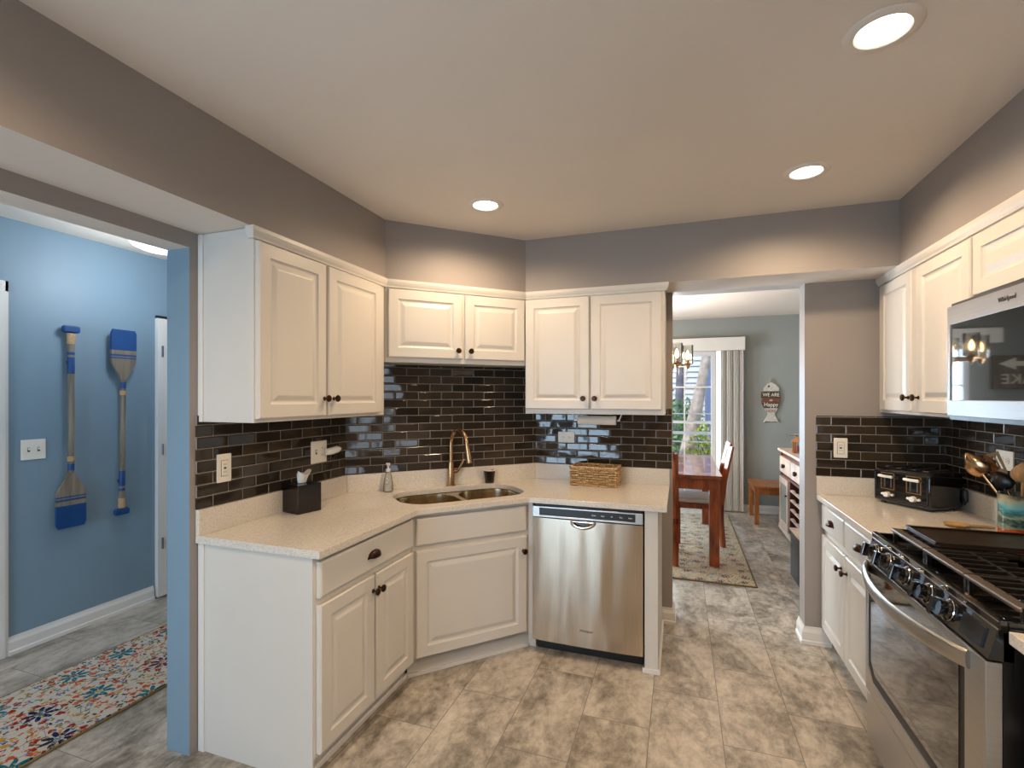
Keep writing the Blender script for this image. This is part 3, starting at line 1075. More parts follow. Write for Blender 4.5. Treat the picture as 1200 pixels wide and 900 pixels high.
# local x = 3.25 - world Y ; local y = world X - 0.787
t = cabinet('base_cabinet', 'white base cabinet with two drawers over two doors left of the range', (0.787, 3.25, 0), R90,
            [(0, 0), (0.895, 0), (0.895, 0.565), (0, 0.565)], 0.10, CT - 0.03,
            doors=[(0.010, 0.420, 0.112, 0.648, 0.385, 0.572), (0.434, 0.880, 0.112, 0.648, 0.470, 0.572)],
            drawers=[(0.010, 0.412, 0.684, 0.822, True), (0.428, 0.880, 0.684, 0.822, True)],
            toe=[(0, 0.06), (0.895, 0.06), (0.895, 0.565), (0, 0.565)])
t = cabinet('base_cabinet', 'white base cabinet cut by the right edge of the picture, right of the range', (0.787, 1.492, 0), R90,
            [(0, 0), (0.80, 0), (0.80, 0.565), (0, 0.565)], 0.10, CT - 0.03,
            doors=[(0.012, 0.39, 0.112, 0.60, 0.36, 0.54), (0.405, 0.79, 0.112, 0.60, 0.44, 0.54)],
            drawers=[(0.012, 0.39, 0.64, 0.822, True), (0.405, 0.79, 0.64, 0.822, True)],
            toe=[(0, 0.06), (0.80, 0.06), (0.80, 0.565), (0, 0.565)])
t = thing('countertop', 'speckled beige quartz worktop carrying the toaster', 'countertop')
G().box(0.744, XR - 0.002, 2.350, YB - 0.002, CT - 0.03, CT).ob('slab', 'quartz', t, bevel=0.002)
G().box(0.744, XR, YB - sp, YB - 0.001, CT, ZS).ob('splashback', 'quartz', t, bevel=0.001)
G().box(XR - sp, XR - 0.001, 2.350, YB - sp, CT, ZS).ob('splashback', 'quartz', t, bevel=0.001)
t = thing('countertop', 'speckled beige quartz worktop corner at the right edge, right of the range', 'countertop')
G().box(0.744, XR - 0.002, 0.70, 1.495, CT - 0.03, CT).ob('slab', 'quartz', t, bevel=0.002)
G().box(XR - sp, XR - 0.001, 0.70, 1.495, CT, ZS).ob('splashback', 'quartz', t, bevel=0.001)

# ---- upper cabinets
t = cabinet('wall_cabinet', 'tall white wall cabinet with two doors on the left wall', (-1.566, 1.464, 0), L90,
            [(0, 0), (0.880, 0), (0.93, 0.06), (0.913, 0.287), (0, 0.287)], 1.335, SOF - 0.002,
            doors=[(0.008, 0.392, 1.350, 2.046, 0.375, 1.429), (0.406, 0.832, 1.350, 2.046, 0.438, 1.429)])
G().box(-0.006, 0.0, 0.262, 0.288, 1.335, SOF - 0.003).ob('scribe_strip', 'trimw', t, bevel=0.001)
crown(t, [(0.0, 0.02), (0.0, 0.0), (0.889, 0.0)])
pC, pD = Vector((-1.566, 2.358)), Vector((-0.93, 2.96))
ddu = (pD - pC).normalized()


def tdu(p):
    v = Vector(p) - pC
    return (v.dot(ddu), v.dot(Vector((-ddu.y, ddu.x))))


LU = (pD - pC).length
t = cabinet('wall_cabinet', 'short white corner wall cabinet with two doors above the sink', (pC.x, pC.y, 0), math.atan2(ddu.y, ddu.x),
            [tdu(p) for p in ((-1.566, 2.358), (-0.93, 2.96), (-0.945, 3.235), (-1.835, 2.375))], 1.632, SOF - 0.002,
            doors=[(0.014, 0.448, 1.660, 2.044, 0.418, 1.708), (0.466, LU - 0.014, 1.660, 2.044, 0.497, 1.708)])
crown(t, [(0.0, 0.0), (LU, 0.0)])
t = cabinet('wall_cabinet', 'tall white wall cabinet with two doors above the dishwasher', (-0.93, 2.96, 0), 0,
            [(0, 0), (0.845, 0), (0.845, 0.285), (0.0, 0.285)], 1.330, SOF - 0.002,
            doors=[(0.004, 0.408, 1.360, 2.046, 0.375, 1.426), (0.418, 0.828, 1.360, 2.046, 0.444, 1.426)])
crown(t, [(0.0, 0.0), (0.845, 0.0), (0.845, 0.02)])
t = cabinet('wall_cabinet', 'white wall cabinet with two doors between the grey wall and the microwave', (1.055, 3.25, 0), R90,
            [(0, 0), (0.948, 0), (0.948, 0.30), (0, 0.30)], 1.350, SOF - 0.002,
            doors=[(0.050, 0.440, 1.364, 2.040, 0.415, 1.433), (0.492, 0.938, 1.364, 2.040, 0.520, 1.433)])
crown(t, [(0.0, 0.0), (0.949, 0.0)])
t = cabinet('wall_cabinet', 'low white wall cabinet directly above the microwave', (1.055, 2.300, 0), R90,
            [(0, 0), (0.80, 0), (0.80, 0.30), (0, 0.30)], 1.785, SOF - 0.002,
            doors=[(0.005, 0.395, 1.812, 2.040, None, 0), (0.405, 0.795, 1.812, 2.040, None, 0)])
crown(t, [(0.0, 0.0), (0.80, 0.0)])

# ---- microwave
t = thing('microwave', 'stainless steel over-the-range microwave with a black glass window', 'microwave', (0.96, 2.298, 0), R90)
G().box(0.002, 0.796, 0.03, 0.385, 1.372, 1.780).ob('housing', 'black', t)
g = G()
g.prism([(0, 1.366), (0.798, 1.366), (0.798, 1.776), (0, 1.776)], 0.0, 0.03, [[(0.022, 1.425), (0.62, 1.425), (0.62, 1.708), (0.022, 1.708)]], XZ)
dm = g.ob('door', 'steel_satin', t, bevel=0.002)
G().box(0.022, 0.62, 0.004, 0.012, 1.425, 1.708).ob('window', 'black_glass', dm)
g = G().tube([(0.655, -0.006, 1.43), (0.655, -0.04, 1.45), (0.655, -0.04, 1.68), (0.655, -0.006, 1.70)], 0.011, 10)
g.ob('handle', 'steel', dm, smooth=50)
G().box(0.69, 0.785, -0.002, 0.0, 1.40, 1.74).ob('control_panel', 'black_glass', t)
text('logo', 'Whirlpool', 0.021, 'darklet', dm, (0.362, -0.0008, 1.744))
G().box(0.01, 0.79, 0.005, 0.37, 1.352, 1.366).ob('vent_grille', 'black', t)
G().box(0.02, 0.78, 0.006, 0.022, 1.776, 1.786).ob('top_vent', 'slotdark', t)

# ---- range
RW = 0.834
t = thing('gas_range', 'stainless steel and black gas range with five front knobs', 'stove', (0.745, 2.345, 0), R90)
G().box(0.004, RW - 0.004, 0.0, 0.60, 0.03, 0.862).ob('oven_body', 'black', t)
g = G()
out = [(0.006, 0.262), (RW - 0.006, 0.262), (RW - 0.006, 0.786), (0.006, 0.786)]
inn = [(0.030, 0.36), (0.075, 0.315), (RW - 0.15, 0.315), (RW - 0.10, 0.36), (RW - 0.10, 0.76), (0.030, 0.76)]
g.prism(out, -0.035, 0.0, [inn], XZ)
dr = g.ob('oven_door', 'steel', t, bevel=0.002)
G().prism(inn, -0.030, -0.024, (), XZ).ob('window_border', 'iron', dr)
G().prism([(0.055, 0.395), (0.095, 0.352), (RW - 0.175, 0.352), (RW - 0.135, 0.395), (RW - 0.135, 0.735), (0.055, 0.735)], -0.032, -0.030, (), XZ).ob('window', 'black_glass', dr)
G().box(0.032, RW - 0.102, -0.034, -0.031, 0.735, 0.782).ob('glass_band', 'black_glass', dr)
pts = [(0.03 + (RW - 0.10) * u, -0.040 - 0.062 * math.sin(PI * u) ** 0.7, 0.757 - 0.012 * math.sin(PI * u)) for u in [i / 20 for i in range(21)]]
G().tube(pts, 0.025, 12, flat=(1.0, 0.38)).ob('handle', 'steel', dr, smooth=50)
G().box(0.006, RW - 0.006, -0.030, 0.0, 0.055, 0.250).ob('storage_drawer', 'steel', t, bevel=0.003)
# control panel, sloping back
g = G()
prof = [(-0.030, 0.792), (-0.012, 0.868), (0.02, 0.868), (0.02, 0.792)]
a = [g.bm.verts.new((0.004, y, z)) for y, z in prof]
b = [g.bm.verts.new((RW - 0.004, y, z)) for y, z in prof]
for i in range(4):
    g.bm.faces.new((a[i], a[(i + 1) % 4], b[(i + 1) % 4], b[i]))
g.bm.faces.new(a)
g.bm.faces.new(b[::-1])
cp = g.ob('control_panel', 'black_gloss', t)
tilt = math.atan2(0.018, 0.076)
for x in (0.075, 0.190, 0.345, 0.500, 0.625):
    kn = G().lathe([(0, 0.0), (0.030, 0.0), (0.030, -0.008), (0.024, -0.012), (0.023, -0.030), (0, -0.030)], 20, (0, 0, 0), 'Y').ob('knob', 'black_gloss', cp, loc=(x, -0.0215, 0.830), rot=(-tilt, 0, 0), smooth=40)
    G().box(-0.009, 0.009, -0.047, -0.028, -0.025, 0.025).ob('grip', 'black_gloss', kn, bevel=0.002)
    G().lathe([(0.030, -0.0), (0.0312, -0.002), (0.030, -0.004)], 24, (0, 0, 0), 'Y').ob('ring', 'chrome', kn, smooth=40)
G().box(-0.05, 0.05, -0.004, 0.002, -0.026, 0.026).ob('display', 'black', cp, loc=(0.745, -0.0215, 0.830), rot=(-tilt, 0, 0))
# cooktop with a raised steel front lip
G().box(0.0, RW, -0.012, 0.008, 0.868, 0.893).ob('front_lip', 'black_gloss', t, bevel=0.003)
G().box(0.0, RW, -0.0135, -0.012, 0.8685, 0.872).box(0.0, RW, -0.0135, -0.012, 0.889, 0.8915).ob('lip_edging', 'steel', t)
G().box(0.0, RW, 0.008, 0.60, 0.862, 0.874).box(0.0, 0.012, 0.008, 0.60, 0.874, 0.890).box(RW - 0.012, RW, 0.008, 0.60, 0.874, 0.890).ob('cooktop', 'black_gloss', t, bevel=0.002)
for (x, y, r) in ((0.66, 0.17, 0.05), (0.66, 0.44, 0.04), (0.41, 0.30, 0.055), (0.16, 0.17, 0.04), (0.16, 0.44, 0.045)):
    bb = G().lathe([(r + 0.015, 0), (r + 0.015, 0.006), (r, 0.010), (r, 0.016), (0, 0.016)], 24, (x, y, 0.874)).ob('burner', 'chrome', t, smooth=40)
    G().lathe([(r - 0.006, 0.016), (r - 0.004, 0.022), (r - 0.012, 0.026), (0, 0.027)], 24, (x, y, 0.874)).ob('burner_cap', 'iron', bb, smooth=40)
G().box(0.0, RW, 0.585, 0.61, 0.874, 0.905).ob('rear_trim', 'steel', t, bevel=0.002)


def grate(x0, x1, label):
    y0, y1 = 0.045, 0.555
    z = 0.918
    t2 = thing('burner_grate', label, 'grate', (0.745, 2.345, 0), R90, 'grates on the range')
    g = G()
    G().box(x0, x1, y0 - 0.004, y0 + 0.028, z - 0.012, z + 0.001).ob('front_bar', 'bar_iron', t2, bevel=0.004)
    g.box(x0, x1, y1 - 0.014, y1, z - 0.012, z)
    g.box(x0, x0 + 0.014, y0, y1, z - 0.012, z)
    g.box(x1 - 0.014, x1, y0, y1, z - 0.012, z)
    n = 5
    for i in range(1, n):
        x = x0 + (x1 - x0) * i / n
        g.box(x - 0.005, x + 0.005, y0 + 0.02, y0 + 0.20, z - 0.010, z + 0.002)
        g.box(x - 0.005, x + 0.005, y1 - 0.20, y1 - 0.01, z - 0.010, z + 0.002)
    g.box(x0, x1, 0.295, 0.307, z - 0.012, z)
    g.box(x0, x1, 0.165, 0.175, z - 0.011, z + 0.001)
    g.box(x0, x1, 0.430, 0.440, z - 0.011, z + 0.001)
    g.ob('bars', 'iron', t2, bevel=0.0015)
    for x in (x0 + 0.007, x1 - 0.007):
        for y in (y0 + 0.01, y1 - 0.01):
            G().box(x - 0.006, x + 0.006, y - 0.006, y + 0.006, 0.874, z - 0.010).ob('foot', 'iron', t2)
    return t2


grate(0.03, 0.295, 'cast iron grate at the far end of the range, mostly under the griddle')
grate(0.300, 0.552, 'cast iron grate in the middle of the range')
grate(0.557, 0.808, 'cast iron grate at the near right end of the range')
t = thing('griddle', 'flat dark griddle plate lying across the far burners', 'griddle', (0.745, 2.345, 0.920), R90)
G().prism(rrect(0.045, 0.285, 0.085, 0.565, 0.012, 4), 0, 0.010).ob('plate', 'griddle', t, bevel=0.002)
g = G().box(0.045, 0.285, 0.085, 0.093, 0.010, 0.018).box(0.045, 0.285, 0.557, 0.565, 0.010, 0.018).box(0.045, 0.053, 0.085, 0.565, 0.010, 0.018).box(0.277, 0.285, 0.085, 0.565, 0.010, 0.018)
g.ob('raised_edge', 'griddle', t, bevel=0.002)

# ================================================================== SMALL THINGS
def plate(name, label, cat, loc, rz, w, h, horiz=0, gang=1, kind='outlet'):
    t = thing(name, label, cat, loc, rz)
    G().prism(rrect(-w / 2, w / 2, -h / 2, h / 2, 0.004, 3), -0.006, 0, (), XZ).ob('cover_plate', 'plastic_w', t, bevel=0.0015)
    for k in range(gang):
        x = (k - (gang - 1) / 2) * 0.046
        if kind[k] == 'o':
            if horiz:
                for s in (-1, 1):
                    f = G().lathe([(0.016, -0.006), (0.016, -0.008), (0, -0.008)], 20, (s * 0.02, 0, 0), 'Y').ob('receptacle', 'plastic_w', t)
                    G().box(s * 0.02 - 0.006, s * 0.02 + 0.002, -0.0085, -0.008, 0.004, 0.006).box(s * 0.02 - 0.006, s * 0.02 + 0.002, -0.0085, -0.008, -0.006, -0.004).lathe([(0.0025, -0.0085), (0, -0.0085)], 8, (s * 0.02 + 0.008, 0, 0), 'Y').ob('slots', 'slotdark', f)
            else:
                for s in (-1, 1):
                    f = G().box(x - 0.014, x + 0.014, -0.008, -0.006, s * 0.019 - 0.013, s * 0.019 + 0.013).ob('receptacle', 'plastic_w', t, bevel=0.002)
                    G().box(x - 0.006, x - 0.004, -0.0085, -0.008, s * 0.019 - 0.003, s * 0.019 + 0.005).box(x + 0.004, x + 0.006, -0.0085, -0.008, s * 0.019 - 0.003, s * 0.019 + 0.005).ob('slots', 'slotdark', f)
        elif kind[k] == 'r':   # rocker / gfci
            G().box(x - 0.017, x + 0.017, -0.0075, -0.0055, -0.034, 0.034).ob('rocker_frame', 'slotdark', t)
            G().box(x - 0.0155, x + 0.0155, -0.0095, -0.006, -0.0325, 0.0325).ob('rocker', 'plastic_w', t, bevel=0.001)
            G().box(x - 0.006, x - 0.004, -0.010, -0.0095, 0.012, 0.020).box(x + 0.004, x + 0.006, -0.010, -0.0095, 0.012, 0.020).box(x - 0.006, x - 0.004, -0.010, -0.0095, -0.020, -0.012).box(x + 0.004, x + 0.006, -0.010, -0.0095, -0.020, -0.012).box(x - 0.006, x + 0.006, -0.010, -0.0095, -0.004, 0.004).ob('slots', 'slotdark', t)
        else:
            G().box(x - 0.006, x + 0.006, -0.007, -0.006, -0.012, 0.012).ob('toggle_slot', 'slotdark', t)
            G().box(x - 0.004, x + 0.004, -0.018, -0.006, -0.002, 0.009).ob('toggle', 'plastic_w', t, bevel=0.001)
    return t


plate('light_switch', 'white double light switch on the blue hall wall', 'light switch', (XH, 1.763, 1.133), L90, 0.114, 0.115, gang=2, kind='tt')
plate('power_outlet', 'white upright outlet on the left brown tile, nearest the hall opening', 'outlet', (XL + 0.008, 1.571, 1.133), L90, 0.068, 0.120, kind='r')
plate('power_outlet', 'white double-width outlet plate on the left brown tile near the tissue box', 'outlet', (XL + 0.008, 2.150, 1.140), L90, 0.118, 0.118, gang=2, kind='to')
plate('power_outlet', 'white sideways outlet on the dark tile under the tall back wall cabinet', 'outlet', (-0.730, YB - 0.008, 1.163), 0, 0.112, 0.072, horiz=1, kind='o')
plate('light_switch', 'white upright switch on the brown tile left of the toaster', 'light switch', (0.864, YB - 0.008, 1.145), 0, 0.068, 0.112, kind='r')
plate('power_outlet', 'white outlet on the dark tile behind the cooking utensils', 'outlet', (XR - 0.008, 2.735, 1.158), R90, 0.120, 0.085, horiz=1, kind='o')

# plug-in air freshener, poking sideways out of the double plate
t = thing('air_freshener', 'small white plug-in air freshener in the double outlet plate', 'air freshener', (XL + 0.0165, 2.185, 1.135), L90)
g = G().tube([(0.0, -0.012, 0), (0.03, -0.028, 0.004), (0.065, -0.034, 0.010), (0.085, -0.032, 0.010)], [0.017, 0.020, 0.019, 0.012], 12)
g.ob('body', 'plastic_w', t, smooth=50)
G().lathe([(0.010, 0.0), (0.008, 0.014), (0, 0.016)], 10, (0.088, -0.032, 0.010), 'X').ob('nozzle', 'slotdark', t)

# tissue box
t = thing('tissue_box', 'dark lacquered cube tissue box with a white tissue', 'tissue box', (-1.762, 1.935, CT), math.radians(76))
s = 0.064
G().prism([(-s, -s), (s, -s), (s, s), (-s, s)], 0, 0.138, ()).ob('box', 'lacquer', t, bevel=0.002)
G().prism([(0.035 * math.cos(a * PI / 8), 0.018 * math.sin(a * PI / 8)) for a in range(16)], 0.138, 0.1395).ob('opening', 'black', t)
g = G()
rows = []
for j in range(7):
    v = j / 6
    row = []
    for i in range(17):
        a = 2 * PI * i / 16
        r = (0.016 + 0.012 * v) * (1 + 0.22 * math.sin(3 * a + 2 * v) * v)
        row.append(g.bm.verts.new((r * 1.3 * math.cos(a) + 0.008 * v, r * 0.6 * math.sin(a), 0.136 + 0.052 * v * (1 + 0.25 * math.sin(2 * a + 1)))))
    rows.append(row)
for a, b in zip(rows, rows[1:]):
    for i in range(16):
        g.bm.faces.new((a[i], a[i + 1], b[i + 1], b[i]))
g.bm.faces.new([v for v in rows[-1][:16]])
g.ob('tissue', 'tissue', t, smooth=60)

# soap dispenser
t = thing('soap_dispenser', 'clear pump soap bottle standing left of the sink', 'soap dispenser', (-1.640, 2.500, CT))
G().lathe([(0, 0), (0.027, 0), (0.029, 0.01), (0.027, 0.05), (0.022, 0.085), (0.017, 0.105), (0.012, 0.113), (0.012, 0.122), (0, 0.122)], 20).ob('bottle', 'bottle', t, smooth=50)
G().lathe([(0, 0.004), (0.023, 0.004), (0.024, 0.012), (0.022, 0.038), (0, 0.038)], 16).ob('soap', M['plastic_w'], t, smooth=50)
g = G().lathe([(0.014, 0.118), (0.014, 0.134), (0.006, 0.136), (0.006, 0.158), (0.012, 0.160), (0.012, 0.168), (0, 0.169)], 14)
g.tube([(0, 0, 0.163), (0.02, -0.02, 0.165), (0.027, -0.027, 0.160)], 0.004, 8)
g.ob('pump', 'plastic_w', t, smooth=50)

# faucet
fp = O + ex * -0.02 + ey * 0.545
t = thing('faucet', 'tall gooseneck pull-down faucet in warm brushed nickel', 'faucet', (-1.370, 2.790, CT), math.atan2(ex.y, ex.x))
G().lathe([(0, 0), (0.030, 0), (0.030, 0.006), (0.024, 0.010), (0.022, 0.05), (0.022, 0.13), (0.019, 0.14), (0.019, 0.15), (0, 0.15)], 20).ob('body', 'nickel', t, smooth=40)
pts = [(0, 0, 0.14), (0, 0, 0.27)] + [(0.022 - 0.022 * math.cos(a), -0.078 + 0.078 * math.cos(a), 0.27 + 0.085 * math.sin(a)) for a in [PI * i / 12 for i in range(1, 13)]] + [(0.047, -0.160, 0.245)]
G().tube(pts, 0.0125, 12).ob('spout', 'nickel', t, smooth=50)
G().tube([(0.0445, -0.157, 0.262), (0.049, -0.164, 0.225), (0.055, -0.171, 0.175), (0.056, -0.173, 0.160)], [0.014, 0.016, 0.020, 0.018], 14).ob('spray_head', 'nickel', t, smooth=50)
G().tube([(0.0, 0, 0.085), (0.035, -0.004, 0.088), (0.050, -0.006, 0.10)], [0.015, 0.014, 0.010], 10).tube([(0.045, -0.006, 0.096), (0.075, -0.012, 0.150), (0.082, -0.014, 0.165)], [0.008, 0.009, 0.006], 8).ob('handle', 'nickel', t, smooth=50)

# cup behind the sink
t = thing('tumbler', 'small black cup with a pale rim behind the sink', 'cup', (-1.180, 2.970, CT))
G().lathe([(0, 0), (0.027, 0), (0.029, 0.004), (0.037, 0.082), (0.034, 0.082), (0.027, 0.008), (0, 0.008)], 22).ob('cup', 'cup', t, smooth=40)
G().lathe([(0.037, 0.079), (0.0385, 0.083), (0.035, 0.086), (0.0335, 0.082)], 22).ob('rim', 'plastic_w', t, smooth=40)

# wicker basket
t = thing('wicker_basket', 'rectangular woven wicker basket on the worktop above the dishwasher', 'basket', (-0.512, 3.128, CT), math.radians(-3))
g = G()
bw, bd, bh = 0.285, 0.165, 0.118


def side_pts(wd_, dp, n):
    per = []
    for i in range(n):
        u = i / n * 4
        k = int(u)
        f = u - k
        if k == 0:
            p = (-wd_ / 2 + wd_ * f, -dp / 2)
        elif k == 1:
            p = (wd_ / 2, -dp / 2 + dp * f)
        elif k == 2:
            p = (wd_ / 2 - wd_ * f, dp / 2)
        else:
            p = (-wd_ / 2, dp / 2 - dp * f)
        per.append(p)
    return per


NSEG = 96
for r in range(8):
    z = 0.008 + r * 0.0142
    ring = []
    for i, p in enumerate(side_pts(bw, bd, NSEG)):
        off = 0.0065 * math.sin((i * 2 * PI / 8) + (PI if r % 2 else 0))
        q = Vector(p)
        nrm = Vector((0, -1)) if i < 24 else (Vector((1, 0)) if i < 48 else (Vector((0, 1)) if i < 72 else Vector((-1, 0))))
        q += nrm * off
        ring.append((q.x, q.y, z + 0.0012 * math.sin(i * 0.9 + r)))
    ring.append(ring[0])
    g.tube(ring, 0.0056, 6, cap=False)
g.ob('weave', 'wicker', t, smooth=60)
g = G()
for i, p in enumerate(side_pts(bw, bd, 24)):
    g.tube([(p[0], p[1], 0.0), (p[0], p[1], bh - 0.004)], 0.0035, 6)
g.box(-bw / 2, bw / 2, -bd / 2, bd / 2, 0, 0.004)
g.ob('stakes', 'wicker', t)
rim = [(p[0], p[1], bh) for p in side_pts(bw + 0.004, bd + 0.004, 48)]
rim.append(rim[0])
G().tube(rim, 0.0075, 8, cap=False).ob('rim', 'wicker', t, smooth=60)

# paper towel roll under the cabinet
t = thing('paper_towel_roll', 'white paper towel roll hanging under the back wall cabinet', 'paper towel', (-0.50, 3.10, 1.287))
G().lathe([(0, -0.122), (0.020, -0.122), (0.028, -0.120), (0.028, 0.120), (0.020, 0.122), (0, 0.122)], 24, (0, 0, 0), 'X').ob('roll', 'paper', t, smooth=40)
g = G().tube([(-0.145, 0, 0.0), (0.145, 0, 0.0)], 0.006, 8)
for s in (-1, 1):
    g.tube([(s * 0.138, 0, 0), (s * 0.150, 0, 0.03), (s * 0.155, 0, 0.043)], 0.005, 8)
g.ob('holder', 'steel', t, smooth=50)

# toaster
fl, frp = Vector((0.985, 3.120)), Vector((1.140, 2.885))
tx = (frp - fl).normalized()
t = thing('toaster', 'black four-slice toaster with two chrome levers', 'toaster', (fl.x, fl.y, CT), math.atan2(tx.y, tx.x))
TW, TD, TH = (frp - fl).length, 0.215, 0.192
g = G()
prof = [(0.0, 0.018), (0.0, TH - 0.03), (0.006, TH - 0.012), (0.02, TH - 0.003), (0.04, TH), (TD - 0.03, TH), (TD - 0.008, TH - 0.01), (TD, TH - 0.03), (TD, 0.018), (TD - 0.01, 0.012), (0.01, 0.012)]
g.prism(prof, 0, TW, (), lambda a, b, c: (c, a, b))
tb = g.ob('shell', 'black_gloss', t, smooth=35, bevel=0.006)
G().box(0.008, 0.014, -0.003, 0.004, 0.03, TH - 0.03).box(TW - 0.014, TW - 0.008, -0.003, 0.004, 0.03, TH - 0.03).box(0.014, TW - 0.014, -0.002, 0.004, 0.026, 0.031).ob('front_bezel', 'black', t, bevel=0.001)
for cx in (TW * 0.27, TW * 0.73):
    G().prism([(cx - 0.036, 0.078), (cx + 0.036, 0.078), (cx + 0.036, 0.165), (cx - 0.036, 0.165)], -0.003, 0.002, [[(cx - 0.031, 0.083), (cx + 0.031, 0.083), (cx + 0.031, 0.160), (cx - 0.031, 0.160)]], XZ).ob('lever_frame', 'nickel', t)
    for dx in (-0.017, 0.017):
        G().box(cx + dx - 0.004, cx + dx + 0.004, -0.001, 0.001, 0.088, 0.152).ob('slot_track', 'slotdark', t)
    G().tube([(cx - 0.036, -0.016, 0.147), (cx, -0.022, 0.147), (cx + 0.036, -0.016, 0.147)], 0.0075, 8).ob('lever', 'plastic_w', t, smooth=50, label='pale lever')
    G().lathe([(0, -0.018), (0.013, -0.018), (0.015, 0.0)], 16, (cx, 0, 0.052), 'Y').ob('dial', 'plastic_w', t, smooth=40)
    for dx in (-0.026, 0.026):
        G().lathe([(0, -0.008), (0.006, -0.008), (0.007, 0.0)], 10, (cx + dx, 0, 0.052), 'Y').ob('button', 'plastic_w', t, smooth=40)
for x in (0.045, 0.105, TW - 0.105, TW - 0.045):
    G().box(x - 0.012, x + 0.012, 0.035, TD - 0.03, TH - 0.002, TH + 0.0015).ob('bread_slot', 'chrome', t)
    G().box(x - 0.009, x + 0.009, 0.04, TD - 0.035, TH - 0.001, TH + 0.002).ob('slot_opening', 'black', t)
for x in (0.03, TW - 0.03):
    for y in (0.03, TD - 0.03):
        G().lathe([(0, 0), (0.012, 0), (0.012, 0.013), (0, 0.013)], 10, (x, y, 0)).ob('foot', 'black', t)
G().tube([(TW - 0.02, TD, 0.11), (TW + 0.012, TD + 0.006, 0.10), (TW + 0.016, TD + 0.004, 0.05), (TW + 0.006, TD + 0.002, 0.03), (TW - 0.005, TD + 0.006, 0.06)], 0.0045, 8).ob('power_cord', 'black', t, smooth=60)

# utensil crock and utensils
cc = (1.262, 2.437)
t = thing('utensil_crock', 'painted ceramic crock in teal and orange holding utensils', 'crock', (cc[0], cc[1], CT))
t.scale = (1, 1, 1.09)
G().lathe([(0, 0), (0.068, 0), (0.074, 0.006), (0.076, 0.05), (0.075, 0.12), (0.077, 0.160), (0.079, 0.168), (0.073, 0.168), (0.070, 0.16), (0.069, 0.012), (0, 0.012)], 32).ob('pot', 'crock', t, smooth=40)


def utensil(name, label, base, tip, mat, head):
    t = thing(name, label, 'utensil', (cc[0] + base[0], cc[1] + base[1], CT + 0.013), 0, 'utensils in the crock')
    b = Vector((0, 0, 0))
    e = Vector(tip) - Vector((base[0], base[1], 0))
    G().tube([b, b.lerp(e, 0.5), e], [0.006, 0.0055, 0.006], 8).ob('handle', mat, t, smooth=50)
    d = e.normalized()
    head(t, e, d)


def spoon_head(mat, wide=0.030, ln=0.085):
    def f(t, e, d):
        g = G()
        side = d.cross(Vector((0.5, 0.6, 0.1))).normalized()
        nn = d.cross(side)
        rows = []
        for i in range(9):
            u = i / 8
            w = wide * math.sin(PI * (0.06 + 0.94 * u) ** 0.75) + 0.004
            row = []
            for j in range(7):
                v = j / 6 * 2 - 1
                row.append(g.bm.verts.new(e + d * (ln * u - 0.005) + side * (w * v) + nn * (0.012 * (1 - v * v) * math.sin(PI * u))))
            rows.append(row)
        for a, b in zip(rows, rows[1:]):
            for j in range(6):
                g.bm.faces.new((a[j], a[j + 1], b[j + 1], b[j]))
        o = g.ob('bowl', mat, t, smooth=60)
        s = o.modifiers.new('thickness', 'SOLIDIFY')
        s.thickness = 0.003
    return f


def whisk_head(t, e, d):
    g = G()
    a = d.cross(Vector((0, 1, 0))).normalized()
    b = d.cross(a)
    for k in range(5):
        w = a * math.cos(k * PI / 5) + b * math.sin(k * PI / 5)
        pts = [e + d * (0.10 * math.sin(PI * i / 12) ** 0.8) + w * (0.032 * -math.cos(PI * i / 12) * math.sin(PI * i / 12) ** 0.3 if 0 < i < 12 else 0) for i in range(13)]
        g.tube(pts, 0.0014, 5)
    g.ob('wires', 'chrome', t, smooth=60)


def turner_head(t, e, d):
    side = d.cross(Vector((0.6, 0.6, 0.0))).normalized()
    nn = d.cross(side)
    g = G()
    def f3(a, b, c):
        return tuple(e + side * a + d * b + nn * c)
    holes = [[(x - 0.003, 0.02), (x + 0.003, 0.02), (x + 0.003, 0.075), (x - 0.003, 0.075)] for x in (-0.018, -0.006, 0.006, 0.018)]
    g.prism([(-0.028, 0.0), (0.028, 0.0), (0.032, 0.09), (-0.032, 0.09)], -0.001, 0.001, holes, f3)
    g.ob('blade', 'nickel', t)


utensil('cooking_spoon', 'bronze-toned spoon leaning furthest left out of the crock', (0.02, -0.02), (-0.10, 0.06, 0.235), 'nickel', spoon_head('nickel', 0.034, 0.10))
utensil('slotted_turner', 'slotted metal turner in the crock', (0.01, -0.03), (-0.05, 0.055, 0.235), 'nickel', turner_head)
utensil('wooden_spoon', 'pale wooden spoon in the crock', (0.0, 0.02), (-0.020, -0.030, 0.225), 'spoonwood', spoon_head('spoonwood', 0.032, 0.08))
utensil('ladle', 'black ladle behind the wooden spoon in the crock', (0.0, -0.02), (-0.045, 0.035, 0.185), 'black', spoon_head('black', 0.036, 0.07))
utensil('whisk', 'chrome wire whisk at the right edge of the crock', (0.02, 0.0), (0.010, -0.040, 0.165), 'chrome', whisk_head)

# spoon rest
t = thing('spoon_rest', 'tan glazed spoon rest beside the crock', 'spoon rest', (1.130, 2.625, CT), 0)
g = G().lathe([(0, 0.002), (0.030, 0.002), (0.042, 0.012), (0.045, 0.013), (0.032, 0), (0, 0)], 20)
g.ob('dish', 'tan', t, smooth=50)
G().box(0.035, 0.13, -0.012, 0.012, 0.004, 0.012).ob('handle', 'tan', t, bevel=0.004)

